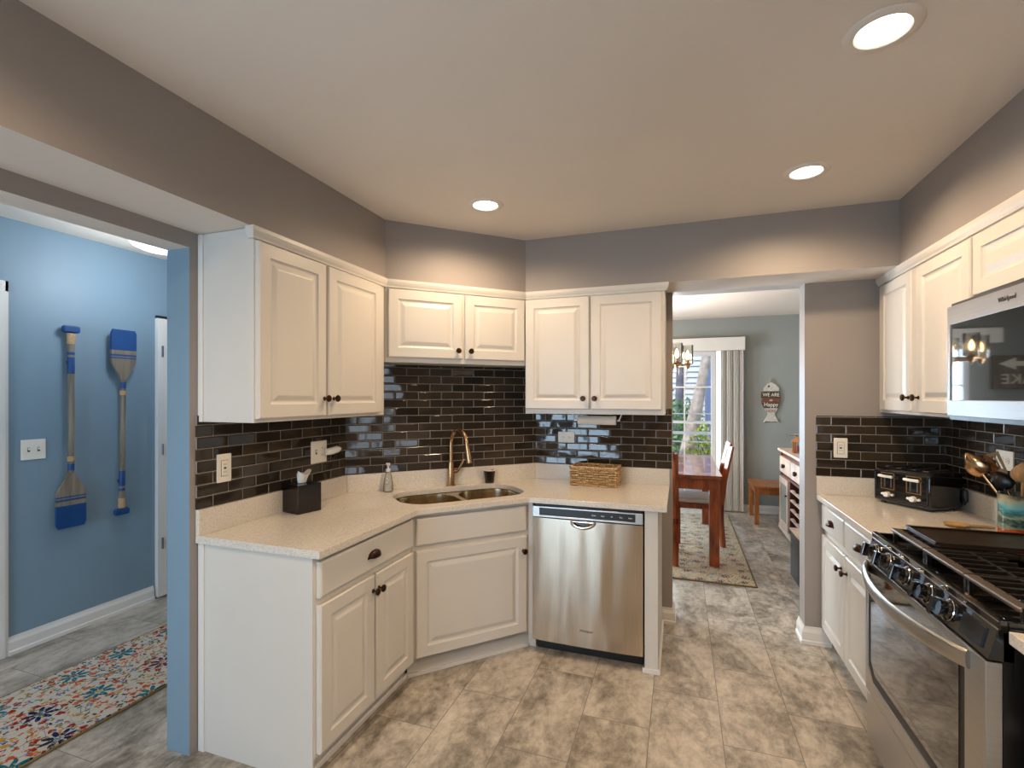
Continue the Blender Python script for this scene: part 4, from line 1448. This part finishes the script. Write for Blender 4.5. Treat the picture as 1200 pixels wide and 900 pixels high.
# ================================================================== CEILING LIGHTS
def downlight(x, y, label, e=1.0):
    t = thing('recessed_light', label, 'light', (x, y, CEIL), 0)
    G().lathe([(0.060, -0.001), (0.066, -0.007), (0.086, -0.006), (0.092, -0.001), (0.092, 0.0), (0.060, 0.0)], 36).ob('trim_ring', 'ceil', t, smooth=40)
    G().lathe([(0, -0.003), (0.062, -0.003), (0.062, -0.001), (0, -0.001)], 32).ob('lens', 'lens', t, smooth=40)
    light('lamp', 'SPOT', (0, 0, -0.012), DOWN_E * e, WARM, (0, 0, 0), 0.055, spot=(math.radians(165), 0.6), parent=t)
    return t


downlight(-0.953, 2.343, 'lit recessed ceiling light above the sink corner')
downlight(0.525, 2.457, 'lit recessed ceiling light nearer the range')
downlight(0.517, 1.575, 'recessed ceiling light cut by the top edge of the picture')

downlight(-0.95, 0.25, 'added unseen fill lamp near the hall opening', 1.6)  # lamp added out of view to warm the floor and cabinet fronts
downlight(0.45, -0.6, 'added unseen fill lamp near the side window', 1.6)  # second added lamp, same warm fill from out of view

t = thing('hall_ceiling_light', 'flush glass ceiling light in the blue hall', 'ceiling light', (-2.98, 2.11, CEIL))
G().lathe([(0, -0.03), (0.15, -0.03), (0.165, -0.02), (0.165, 0), (0, 0)], 32).ob('base', 'chrome', t, smooth=40)
g = G()
prof = [(0.16, -0.03), (0.165, -0.06), (0.15, -0.085), (0.10, -0.105), (0, -0.112)]
g.lathe(prof, 32)
g.ob('bowl', 'frosted', t, smooth=50)
light('lamp', 'POINT', (0, 0, -0.22), HALL_E, (0.88, 0.94, 1.0), size=0.12, parent=t)

# ================================================================== HALL
def oar_blade(name, parent, x, z0, z1, hw, flip):
    """rounded paddle blade between z0 and z1, shoulder towards the shaft"""
    pass


def oar(label, loc, rot, up):
    """decorative oar, length 1.223, local z along the shaft, front towards -y; up=blade end at top"""
    t = thing('decorative_oar', label, 'oar', loc, 0)
    t.rotation_euler = rot
    L = 1.222
    s = -1 if not up else 1

    def Z(a):                       # a measured from the blade tip
        return (L - a) if up else a
    hw = 0.076

    def outline(a0, a1):
        pts = []
        for i in range(15):
            a = a0 + (a1 - a0) * i / 14
            if a < 0.03:
                w = hw * (0.86 + 0.14 * math.sin(PI / 2 * a / 0.03))
            elif a < 0.20:
                w = hw
            else:
                u = min(1, (a - 0.20) / 0.15)
                w = hw + (0.014 - hw) * (u * u * (3 - 2 * u)) ** 0.85
            pts.append((w, Z(a)))
        return pts + [(-w, z) for w, z in reversed(pts)]
    bands = [(0.0, 0.135, 'oarblue'), (0.135, 0.162, 'oakgrey'), (0.162, 0.174, 'oarblue'), (0.174, 0.182, 'oakgrey'), (0.182, 0.190, 'oarblue'), (0.190, 0.35, 'oakgrey')]
    bl = None
    for a0, a1, m in bands:
        g = G()
        g.prism(outline(a0, a1), -0.042, -0.026, (), XZ)
        if bl is None:
            bl = g.ob('blade', m, t)
        else:
            g.ob('painted_band' if m == 'oarblue' else 'bare_band', m, bl)
    G().tube([(0, -0.034, Z(0.33)), (0, -0.034, Z(0.70)), (0, -0.034, Z(1.16))], [0.015, 0.0165, 0.017], 12).ob('shaft', 'oakgrey', t, smooth=50)
    for a0, a1, m, r in ((0.345, 0.385, 'oarblue', 0.0165), (0.40, 0.43, 'rope', 0.0195), (0.93, 1.03, 'oarblue', 0.018), (1.045, 1.062, 'oarblue', 0.018), (1.11, 1.175, 'rope', 0.021)):
        G().lathe([(r * 0.96, min(Z(a0), Z(a1))), (r, min(Z(a0), Z(a1)) + 0.003), (r, max(Z(a0), Z(a1)) - 0.003), (r * 0.96, max(Z(a0), Z(a1)))], 14, (0, -0.034, 0)).ob('rope_wrap' if m == 'rope' else 'painted_band', m, t, smooth=40)
    G().prism(rrect(-0.044, 0.044, min(Z(1.178), Z(L)), max(Z(1.178), Z(L)), 0.014, 4), -0.050, -0.018, (), XZ).ob('grip', 'oarblue', t, bevel=0.008)
    G().box(-0.01, 0.01, -0.026, 0.0, Z(0.25) - 0.01, Z(0.25) + 0.01).box(-0.006, 0.006, -0.026, 0.0, Z(1.0) - 0.01, Z(1.0) + 0.01).ob('wall_bracket', 'black', t)
    return t


oar('grey and blue wooden oar hung blade down, nearer the light switch', (XH, 1.930, 0.646), (0, 0, L90), False)
oar('grey and blue wooden oar hung blade up, nearer the kitchen', (XH, 2.214, 0.656), (math.radians(1.0), 0, L90), True)
bpy.context.view_layer.update()


def rug(label, x0, x1, y0, y1, mat='rug'):
    t = thing('area_rug', label, 'rug', ((x0 + x1) / 2, (y0 + y1) / 2, 0))
    w, d = (x1 - x0) / 2, (y1 - y0) / 2
    G().box(-w + 0.008, w - 0.008, -d + 0.008, d - 0.008, 0.001, 0.012).ob('pile', mat, t)
    g = G()
    e = [(-w, -d, 0.006), (w, -d, 0.006), (w, d, 0.006), (-w, d, 0.006)]
    for i in range(4):
        g.tube([e[i], e[(i + 1) % 4]], 0.0058, 6)
    g.ob('binding', 'rugedge', t)
    return t


rug('cream floral runner rug on the hall floor', -3.045, -2.410, 0.3, 3.3)
rug('cream floral rug under the dining table', -1.70, 0.545, 4.06, 6.35, 'rug2')

# ================================================================== DINING ROOM
t = thing('dining_table', 'red-brown wooden dining table with thick square legs', 'table', (0, 0, 0.012))
TX0, TX1, TY0, TY1, TZ = -0.74, 0.330, 4.395, 5.95, 0.763
G().box(TX0, TX1, TY0, TY1, TZ - 0.03, TZ).ob('tabletop', 'woodtop', t, bevel=0.004)
a = 0.03
G().box(TX0 + a, TX1 - a, TY0 + a, TY0 + a + 0.025, TZ - 0.125, TZ - 0.03).box(TX0 + a, TX1 - a, TY1 - a - 0.025, TY1 - a, TZ - 0.125, TZ - 0.03).box(TX0 + a, TX0 + a + 0.025, TY0 + a, TY1 - a, TZ - 0.125, TZ - 0.03).box(TX1 - a - 0.025, TX1 - a, TY0 + a, TY1 - a, TZ - 0.125, TZ - 0.03).ob('apron', 'wood', t, bevel=0.002)
for x in (TX0 + 0.02, TX1 - 0.10):
    for y in (TY0 + 0.02, TY1 - 0.10):
        G().box(x, x + 0.08, y, y + 0.08, 0, TZ - 0.03).ob('leg', 'wood', t, bevel=0.004)


def make_chair(label, loc, rz):
    """front towards +y, back at y=0"""
    t = thing('dining_chair', label, 'chair', loc, rz, 'dining chairs around the table')
    w, d, sh, H = 0.43, 0.43, 0.40, 0.955
    G().box(-w / 2, w / 2, 0.0, 0.04, sh - 0.05, sh).box(-w / 2, w / 2, d - 0.04, d, sh - 0.05, sh).box(-w / 2, -w / 2 + 0.03, 0, d, sh - 0.05, sh).box(w / 2 - 0.03, w / 2, 0, d, sh - 0.05, sh).ob('seat_frame', 'wood', t, bevel=0.002)
    G().box(-w / 2 + 0.005, w / 2 - 0.005, 0.045, d + 0.005, sh, sh + 0.045).ob('cushion', 'cushion', t, bevel=0.015)
    for s in (-1, 1):
        x = s * (w / 2 - 0.018)
        G().tube([(x, d - 0.02, 0), (x, d - 0.02, sh - 0.005)], 0.026, 4).ob('leg', 'wood', t)
        G().tube([(x, 0.0, 0), (x, 0.022, 0.25), (x, 0.022, sh), (x, -0.01, 0.65), (x, -0.075, H)], [0.024, 0.026, 0.028, 0.026, 0.022], 4).ob('leg', 'wood', t)
    g = G()
    for z, y, hh in ((0.90, -0.066, 0.075), (0.60, 0.0, 0.035)):
        n = 8
        for i in range(n):
            x0, x1 = -w / 2 + 0.03 + (w - 0.06) * i / n, -w / 2 + 0.03 + (w - 0.06) * (i + 1) / n
            yo = lambda x: y - 0.02 * math.cos(PI * x / w)
            vv = [g.bm.verts.new(p) for p in ((x0, yo(x0), z), (x1, yo(x1), z), (x1, yo(x1) + 0.02, z), (x0, yo(x0) + 0.02, z), (x0, yo(x0) - 0.008, z + hh), (x1, yo(x1) - 0.008, z + hh), (x1, yo(x1) + 0.012, z + hh), (x0, yo(x0) + 0.012, z + hh))]
            for f in ((3, 2, 1, 0), (4, 5, 6, 7), (0, 1, 5, 4), (1, 2, 6, 5), (2, 3, 7, 6), (3, 0, 4, 7)):
                g.bm.faces.new([vv[q] for q in f])
    g.ob('back_rail', 'wood', t)
    for i in range(4):
        x = -0.105 + 0.07 * i
        G().tube([(x, -0.015, 0.62), (x, -0.040, 0.76), (x, -0.078, 0.91)], 0.011, 4).ob('back_slat', 'wood', t)
    return t


c0 = make_chair('wooden dining chair at the near end of the table, cut by the wall', (-0.235, 4.330, 0.012), 0)
c1 = copy_tree(c0)
c1.location = (0.385, 5.215, 0.012)
c1.rotation_euler = (0, 0, PI / 2)
c1['label'] = 'wooden dining chair on the right of the table, its back leaning to the blinds'

# table stool by the far wall
t = thing('wooden_bench', 'small honey-brown wooden bench against the far dining wall', 'bench', (0.790, 6.06, 0))
bw2, bd2, bh2 = 0.42, 0.50, 0.435
G().box(-0.012, bw2 + 0.012, -0.012, bd2 + 0.012, bh2 - 0.025, bh2).ob('seat', 'benchwood', t, bevel=0.003)
G().box(0.01, bw2 - 0.01, 0.008, 0.026, bh2 - 0.095, bh2 - 0.025).box(0.01, bw2 - 0.01, bd2 - 0.026, bd2 - 0.008, bh2 - 0.095, bh2 - 0.025).box(0.008, 0.026, 0.01, bd2 - 0.01, bh2 - 0.095, bh2 - 0.025).box(bw2 - 0.026, bw2 - 0.008, 0.01, bd2 - 0.01, bh2 - 0.095, bh2 - 0.025).ob('apron', 'benchwood', t)
for x in (0, bw2 - 0.042):
    for y in (0, bd2 - 0.042):
        G().box(x, x + 0.042, y, y + 0.042, 0, bh2 - 0.025).ob('leg', 'benchwood', t, bevel=0.003)

# wine hutch along the right wall; local x = towards the camera, y = into the wall
t = thing('wine_cabinet', 'whitewashed and red-brown wine cabinet with two small drawers', 'cabinet', (1.018, 5.89, 0), R90)
HW, HD, HH = 1.10, 0.48, 0.888
G().box(-0.022, HW + 0.03, -0.025, HD, HH - 0.028, HH).ob('top', 'hutchw', t, bevel=0.004)
g = G().box(0, 0.03, 0, HD, 0.06, HH - 0.03).box(HW - 0.03, HW, 0, HD, 0.06, HH - 0.03).box(0, HW, HD - 0.02, HD, 0.06, HH - 0.03)
g.box(0, HW, 0, HD, 0.60, 0.625).box(0, HW, 0, HD, 0.06, 0.085).box(0.44, 0.47, 0, HD, 0.085, 0.60).box(0.0, HW, 0.012, HD, 0.625, HH - 0.03)
g.ob('frame', 'hutchd', t)
G().box(-0.01, HW + 0.02, -0.02, HD, 0.035, 0.085).ob('plinth', 'hutchw', t, bevel=0.005)
for x in (0.05, HW - 0.09):
    for y in (0.03, HD - 0.06):
        G().box(x, x + 0.04, y, y + 0.04, 0, 0.036).ob('foot', 'hutchd', t)
for x0 in (0.02, 0.56):
    d = G().nested(0, 0.52, 0, 0.165, [(0, 0.012), (0, -0.010), (0.006, -0.014)]).ob('drawer', 'hutchw', t, loc=(x0, 0, 0.645))
    G().lathe([(0, -0.03), (0.018, -0.03), (0.024, -0.012), (0.010, 0)], 14, (0.26, -0.014, 0.082), 'Y').ob('cup_pull', 'black', d, smooth=40)
g = G().prism([(0, 0), (0.42, 0), (0.42, 0.51), (0, 0.51)], -0.016, 0.006, [[(0.06, 0.06), (0.36, 0.06), (0.36, 0.45), (0.06, 0.45)]], XZ)
d = g.ob('door', 'hutchw', t, loc=(0.015, 0, 0.087))
G().box(0.06, 0.36, -0.010, -0.004, 0.06, 0.45).ob('glass_panel', 'etched', d)
G().lathe([(0, -0.022), (0.012, -0.020), (0.006, 0)], 12, (0.39, -0.016, 0.36), 'Y').ob('knob', 'black', d, smooth=40)
for k in range(5):
    z = 0.150 + k * 0.092
    pts = [(0.475 + 0.59 * i / 24, z + 0.018 * abs(math.sin(PI * 3 * i / 24))) for i in range(25)]
    G().prism(pts + [(1.065, z - 0.012), (0.475, z - 0.012)], 0.0, 0.018, (), XZ).ob('bottle_rack', 'hutchw', t)
# things on the hutch
t = thing('wooden_lantern', 'small orange-brown wooden lantern on the wine cabinet', 'lantern', (1.09, 5.42, HH))
G().box(-0.05, 0.05, -0.05, 0.05, 0, 0.012).box(-0.045, -0.030, -0.045, -0.030, 0.012, 0.11).box(0.030, 0.045, -0.045, -0.030, 0.012, 0.11).box(-0.045, -0.030, 0.030, 0.045, 0.012, 0.11).box(0.030, 0.045, 0.030, 0.045, 0.012, 0.11).ob('frame', 'benchwood', t)
G().lathe([(0.07, 0.11), (0.012, 0.155), (0, 0.155)], 4).ob('roof', 'benchwood', t)
G().lathe([(0, 0.012), (0.02, 0.012), (0.02, 0.07), (0, 0.07)], 12).ob('candle', 'signr', t)
t = thing('silver_tray_stand', 'small grey metal stand on the wine cabinet behind the lantern', 'stand', (1.11, 5.62, HH))
G().lathe([(0, 0), (0.04, 0), (0.04, 0.006), (0.006, 0.012), (0.006, 0.15), (0, 0.15)], 16).ob('foot', 'chrome', t, smooth=40)
G().lathe([(0, 0.15), (0.085, 0.152), (0.092, 0.164), (0.085, 0.164), (0.08, 0.158), (0, 0.158)], 24).ob('dish', 'chrome', t, smooth=40)
t = thing('low_stand', 'dark low stand showing as a thin strip beside the grey wall', 'stand', (0.845, 4.18, 0))
G().box(0, 0.26, 0, 0.02, 0.0, 0.36).box(0, 0.02, 0, 0.30, 0.0, 0.36).box(0.24, 0.26, 0, 0.30, 0, 0.36).ob('side', 'black', t)
G().box(-0.006, 0.266, -0.006, 0.306, 0.36, 0.375).ob('top', 'hutchw', t)

# fish sign
t = thing('fish_sign', 'fish-shaped plank sign reading WE ARE SO HAPPY HERE', 'sign', (1.046, YF - 0.004, 1.118))
t.scale = (0.80, 1, 0.95)
z = 0.0
G().prism([(-0.105, 0.0), (-0.035, 0.115), (0.045, 0.115), (0.110, 0.0), (0.06, 0.02), (0.0, 0.012), (-0.06, 0.02)], -0.016, 0, (), XZ).ob('tail', 'signw', t, bevel=0.001)
p = G().prism([(-0.035, 0.105), (0.045, 0.105), (0.095, 0.185), (-0.095, 0.185)], -0.018, 0, (), XZ).ob('plank', 'signw', t)
text('lettering', 'HERE', 0.058, 'signr', p, (0.002, -0.019, 0.148))
p = G().prism([(-0.095, 0.188), (0.095, 0.188), (0.125, 0.265), (-0.130, 0.262)], -0.018, 0, (), XZ).ob('plank', 'signd', t)
text('lettering', 'Happy', 0.075, 'lettering', p, (0.0, -0.019, 0.232))
p = G().prism([(-0.132, 0.266), (0.128, 0.268), (0.130, 0.312), (-0.118, 0.312)], -0.018, 0, (), XZ).ob('plank', 'signr', t)
text('lettering', 'so', 0.045, 'lettering', p, (0.0, -0.019, 0.292))
p = G().prism([(-0.135, 0.316), (0.130, 0.316), (0.118, 0.402), (-0.130, 0.398)], -0.018, 0, (), XZ).ob('plank', 'signd', t)
text('lettering', 'WE ARE', 0.064, 'lettering', p, (0.0, -0.019, 0.358))
hd = G().prism([(-0.100, 0.406), (0.110, 0.406), (0.112, 0.445), (0.06, 0.495), (0.0, 0.520), (-0.05, 0.500), (-0.10, 0.440)], -0.018, 0, (), XZ).ob('head', 'signw', t)
G().lathe([(0, -0.021), (0.014, -0.021), (0.014, -0.018)], 12, (-0.03, 0, 0.468), 'Y').ob('eye', 'darklet', hd)
G().tube([(-0.02, -0.010, 0.515), (0.005, -0.012, 0.575), (0.03, -0.010, 0.515)], 0.004, 6).ob('hanging_rope', 'rope', t)

# LAKE arrow sign, seen in the microwave glass
t = thing('lake_sign', 'grey plank sign with a white arrow and the word LAKE, mirrored in the microwave', 'sign', (-1.50, YF - 0.004, 1.52))
p = G().box(-0.24, 0.24, -0.02, 0, 0.0, 0.36).ob('board', 'oakgrey', t, bevel=0.002)
text('lettering', 'LAKE', 0.15, 'lettering', p, (0.0, -0.021, 0.10))
G().prism([(-0.20, 0.245), (0.05, 0.245), (0.05, 0.205), (0.19, 0.27), (0.05, 0.335), (0.05, 0.295), (-0.20, 0.295)], -0.024, -0.02, (), XZ).ob('arrow', 'lettering', p)

# valance and vertical blinds
t = thing('vertical_blinds', 'off-white vertical blinds drawn to the right of the glass door', 'blinds', (0, YF, 0))
G().box(-1.30, 0.75, -0.115, -0.001, 2.012, 2.172).ob('valance', 'blind', t, bevel=0.003)
for i in range(11):
    x = 0.452 + i * 0.0255
    g = G()
    a = math.radians(-48 - (i % 3) * 9)
    n = 4
    c, s_ = math.cos(a), math.sin(a)
    fr, bk = [], []
    for k in range(n + 1):
        v = (k / n - 0.5) * 0.085
        bow = 0.006 * (1 - (2 * k / n - 1) ** 2)
        for lst, th in ((fr, 0), (bk, 0.0015)):
            px_, py_ = x + v * c - (bow + th) * s_, -0.055 + v * s_ + (bow + th) * c
            lst.append((px_, py_))
    g.prism(fr + bk[::-1], 0.02, 2.03)
    g.ob('slat', 'blind', t, smooth=40)

# chandelier
t = thing('chandelier', 'dining chandelier with clear glass shades and warm bulbs', 'chandelier', (-0.185, 5.15, -0.085))
CEIL += 0.085
g = G().lathe([(0, CEIL - 0.03), (0.06, CEIL - 0.03), (0.07, CEIL), (0, CEIL)], 20).tube([(0, 0, 1.80), (0, 0, CEIL - 0.02)], 0.007, 8)
g.ob('stem', 'nickel', t, smooth=40)
CEIL -= 0.085
R1 = 0.255
ringp = [(R1 * math.cos(2 * PI * i / 40), R1 * math.sin(2 * PI * i / 40), 1.835) for i in range(41)]
g = G().tube(ringp, 0.008, 8, cap=False)
ringp = [(R1 * math.cos(2 * PI * i / 40), R1 * math.sin(2 * PI * i / 40), 2.06) for i in range(41)]
g.tube([(-R1, 0, 1.835), (R1, 0, 1.835)], 0.007, 8).tube([(0, -R1, 1.835), (0, R1, 1.835)], 0.007, 8)
g.lathe([(0, 1.74), (0.02, 1.75), (0.03, 1.79), (0.012, 1.83), (0, 1.84)], 16)
g.ob('frame', 'nickel', t, smooth=50)
for i in range(6):
    a = 2 * PI * i / 6 + 0.12
    x, y = R1 * math.cos(a), R1 * math.sin(a)
    G().lathe([(0.050, 1.850), (0.054, 1.852), (0.054, 2.035), (0.051, 2.035), (0.051, 1.853)], 20, (x, y, 0)).ob('glass_shade', 'shade_glass', t, smooth=40)
    G().lathe([(0, 1.80), (0.014, 1.80), (0.026, 1.84), (0.052, 1.848), (0.052, 1.852), (0.012, 1.856), (0.012, 1.895), (0, 1.895)], 16, (x, y, 0)).ob('candle_cup', 'nickel', t, smooth=40)
    bb = G().lathe([(0.009, 1.895), (0.018, 1.925), (0.014, 1.955), (0, 1.985)], 12, (x, y, 0)).ob('bulb', 'bulb', t, smooth=60)
    G().lathe([(0, 1.775), (0.006, 1.782), (0.008, 1.790), (0, 1.800)], 8, (x, y, 0)).ob('crystal_drop', 'shade_glass', t)
light('lamp', 'POINT', (0, 0, 1.95), 22, WARM, size=0.03, parent=t)

# ================================================================== OUTSIDE
G().box(-9, 9, YF + 0.14, 22, -0.30, -0.14).ob('ground', 'ground', kind='structure')
t = thing('neighbour_house', 'neighbouring house with white lap siding beyond the glass door', 'building', (0, 14.0, -0.14))
prof = []
for k in range(40):
    prof += [(-0.045, k * 0.15), (0.0, k * 0.15 + 0.149)]
G().prism(prof + [(3, 6.0), (3, 0)], -6, 0.62, (), lambda a, b, c: (c, a, b)).ob('wall', 'siding', t)
G().box(0.62, 4.5, -1.2, 3, 0, 6).ob('side_wing', 'siding_blue', t)
w = G().prism([(-0.06, 1.95), (0.16, 1.95), (0.16, 2.4), (-0.06, 2.4)], -0.04, 0.0, [[(-0.03, 1.98), (0.13, 1.98), (0.13, 2.37), (-0.03, 2.37)]], XZ).ob('window', 'trimw', t)
G().box(-0.03, 0.13, -0.02, -0.01, 1.98, 2.37).ob('pane', 'siding_blue', w)
t = thing('deck_railing', 'white horizontal deck railing outside the glass door', 'railing', (0, 8.15, -0.14))
for z, h in ((1.30, 0.018), (1.155, 0.045), (0.985, 0.045), (0.86, 0.018)):
    G().box(-2.2, 0.62, -0.015, 0.015, z, z + h).ob('rail', 'trimw', t)
for x in (-2.2, -1.1, 0.56):
    G().box(x, x + 0.07, -0.035, 0.035, 0.0, 1.36).ob('post', 'trimw', t)


def tree(label, pts, rs, mat, crown_c=None):
    t = thing('tree', label, 'tree', (pts[0][0], pts[0][1], pts[0][2]))
    o = Vector(pts[0])
    G().tube([Vector(p) - o for p in pts], rs, 12).ob('trunk', mat, t, smooth=60)
    return t


def shrub(name, label, c, r, n, mat, size=0.06, flat=1.0):
    t = thing(name, label, 'plant', c)
    g = G()
    rnd = random.Random(int(c[0] * 100 + c[1] * 10) + n)
    for i in range(n):
        d = Vector((rnd.gauss(0, 1), rnd.gauss(0, 1), rnd.gauss(0, 1))).normalized() * (rnd.random() ** 0.4)
        p = Vector((d.x * r[0], d.y * r[1], r[2] + d.z * r[2]))
        a = Vector((rnd.gauss(0, 1), rnd.gauss(0, 1), rnd.gauss(0, 1))).normalized()
        b = a.cross(Vector((rnd.gauss(0, 1), rnd.gauss(0, 1), rnd.gauss(0, 1)))).normalized()
        s = size * rnd.uniform(0.6, 1.3)
        vs = [g.bm.verts.new(p + a * s * u + b * s * v) for u, v in ((-1, 0), (0, -0.4), (1, 0), (0, 0.4))]
        g.bm.faces.new(vs)
    g.ob('foliage', mat, t)
    g = G()
    for i in range(5):
        a = i * 1.25
        g.tube([(0, 0, 0), (r[0] * 0.3 * math.cos(a), r[1] * 0.3 * math.sin(a), r[2]), (r[0] * 0.7 * math.cos(a), r[1] * 0.7 * math.sin(a), r[2] * 1.5)], [0.018, 0.012, 0.005], 6)
    g.ob('stems', 'bark2', t)
    return t


tree('leaning pale tree trunk outside the glass door', [(0.02, 9.2, -0.14), (0.16, 9.2, 0.7), (0.25, 9.2, 1.15), (0.36, 9.2, 1.7), (0.48, 9.2, 2.4), (0.62, 9.2, 4.2)], [0.16, 0.12, 0.11, 0.085, 0.075, 0.06], 'bark')
tree('straight grey-violet tree trunk outside the glass door', [(-0.06, 10.4, -0.14), (-0.03, 10.4, 1.0), (0.0, 10.4, 2.0), (0.06, 10.4, 4.5)], [0.11, 0.085, 0.075, 0.07], 'bark2')
shrub('leafy_shrub', 'dark green shrub between the two tree trunks outside', (0.06, 10.0, -0.14), (0.35, 0.3, 0.80), 900, 'leaf', 0.055)
shrub('leafy_shrub', 'yellow-green shrub behind the white railing outside', (0.50, 8.75, -0.14), (0.42, 0.25, 0.60), 900, 'leaf2', 0.045)
shrub('leafy_shrub', 'far green shrub against the neighbouring house', (-0.6, 12.6, -0.14), (1.2, 0.4, 0.9), 1200, 'leaf', 0.08)
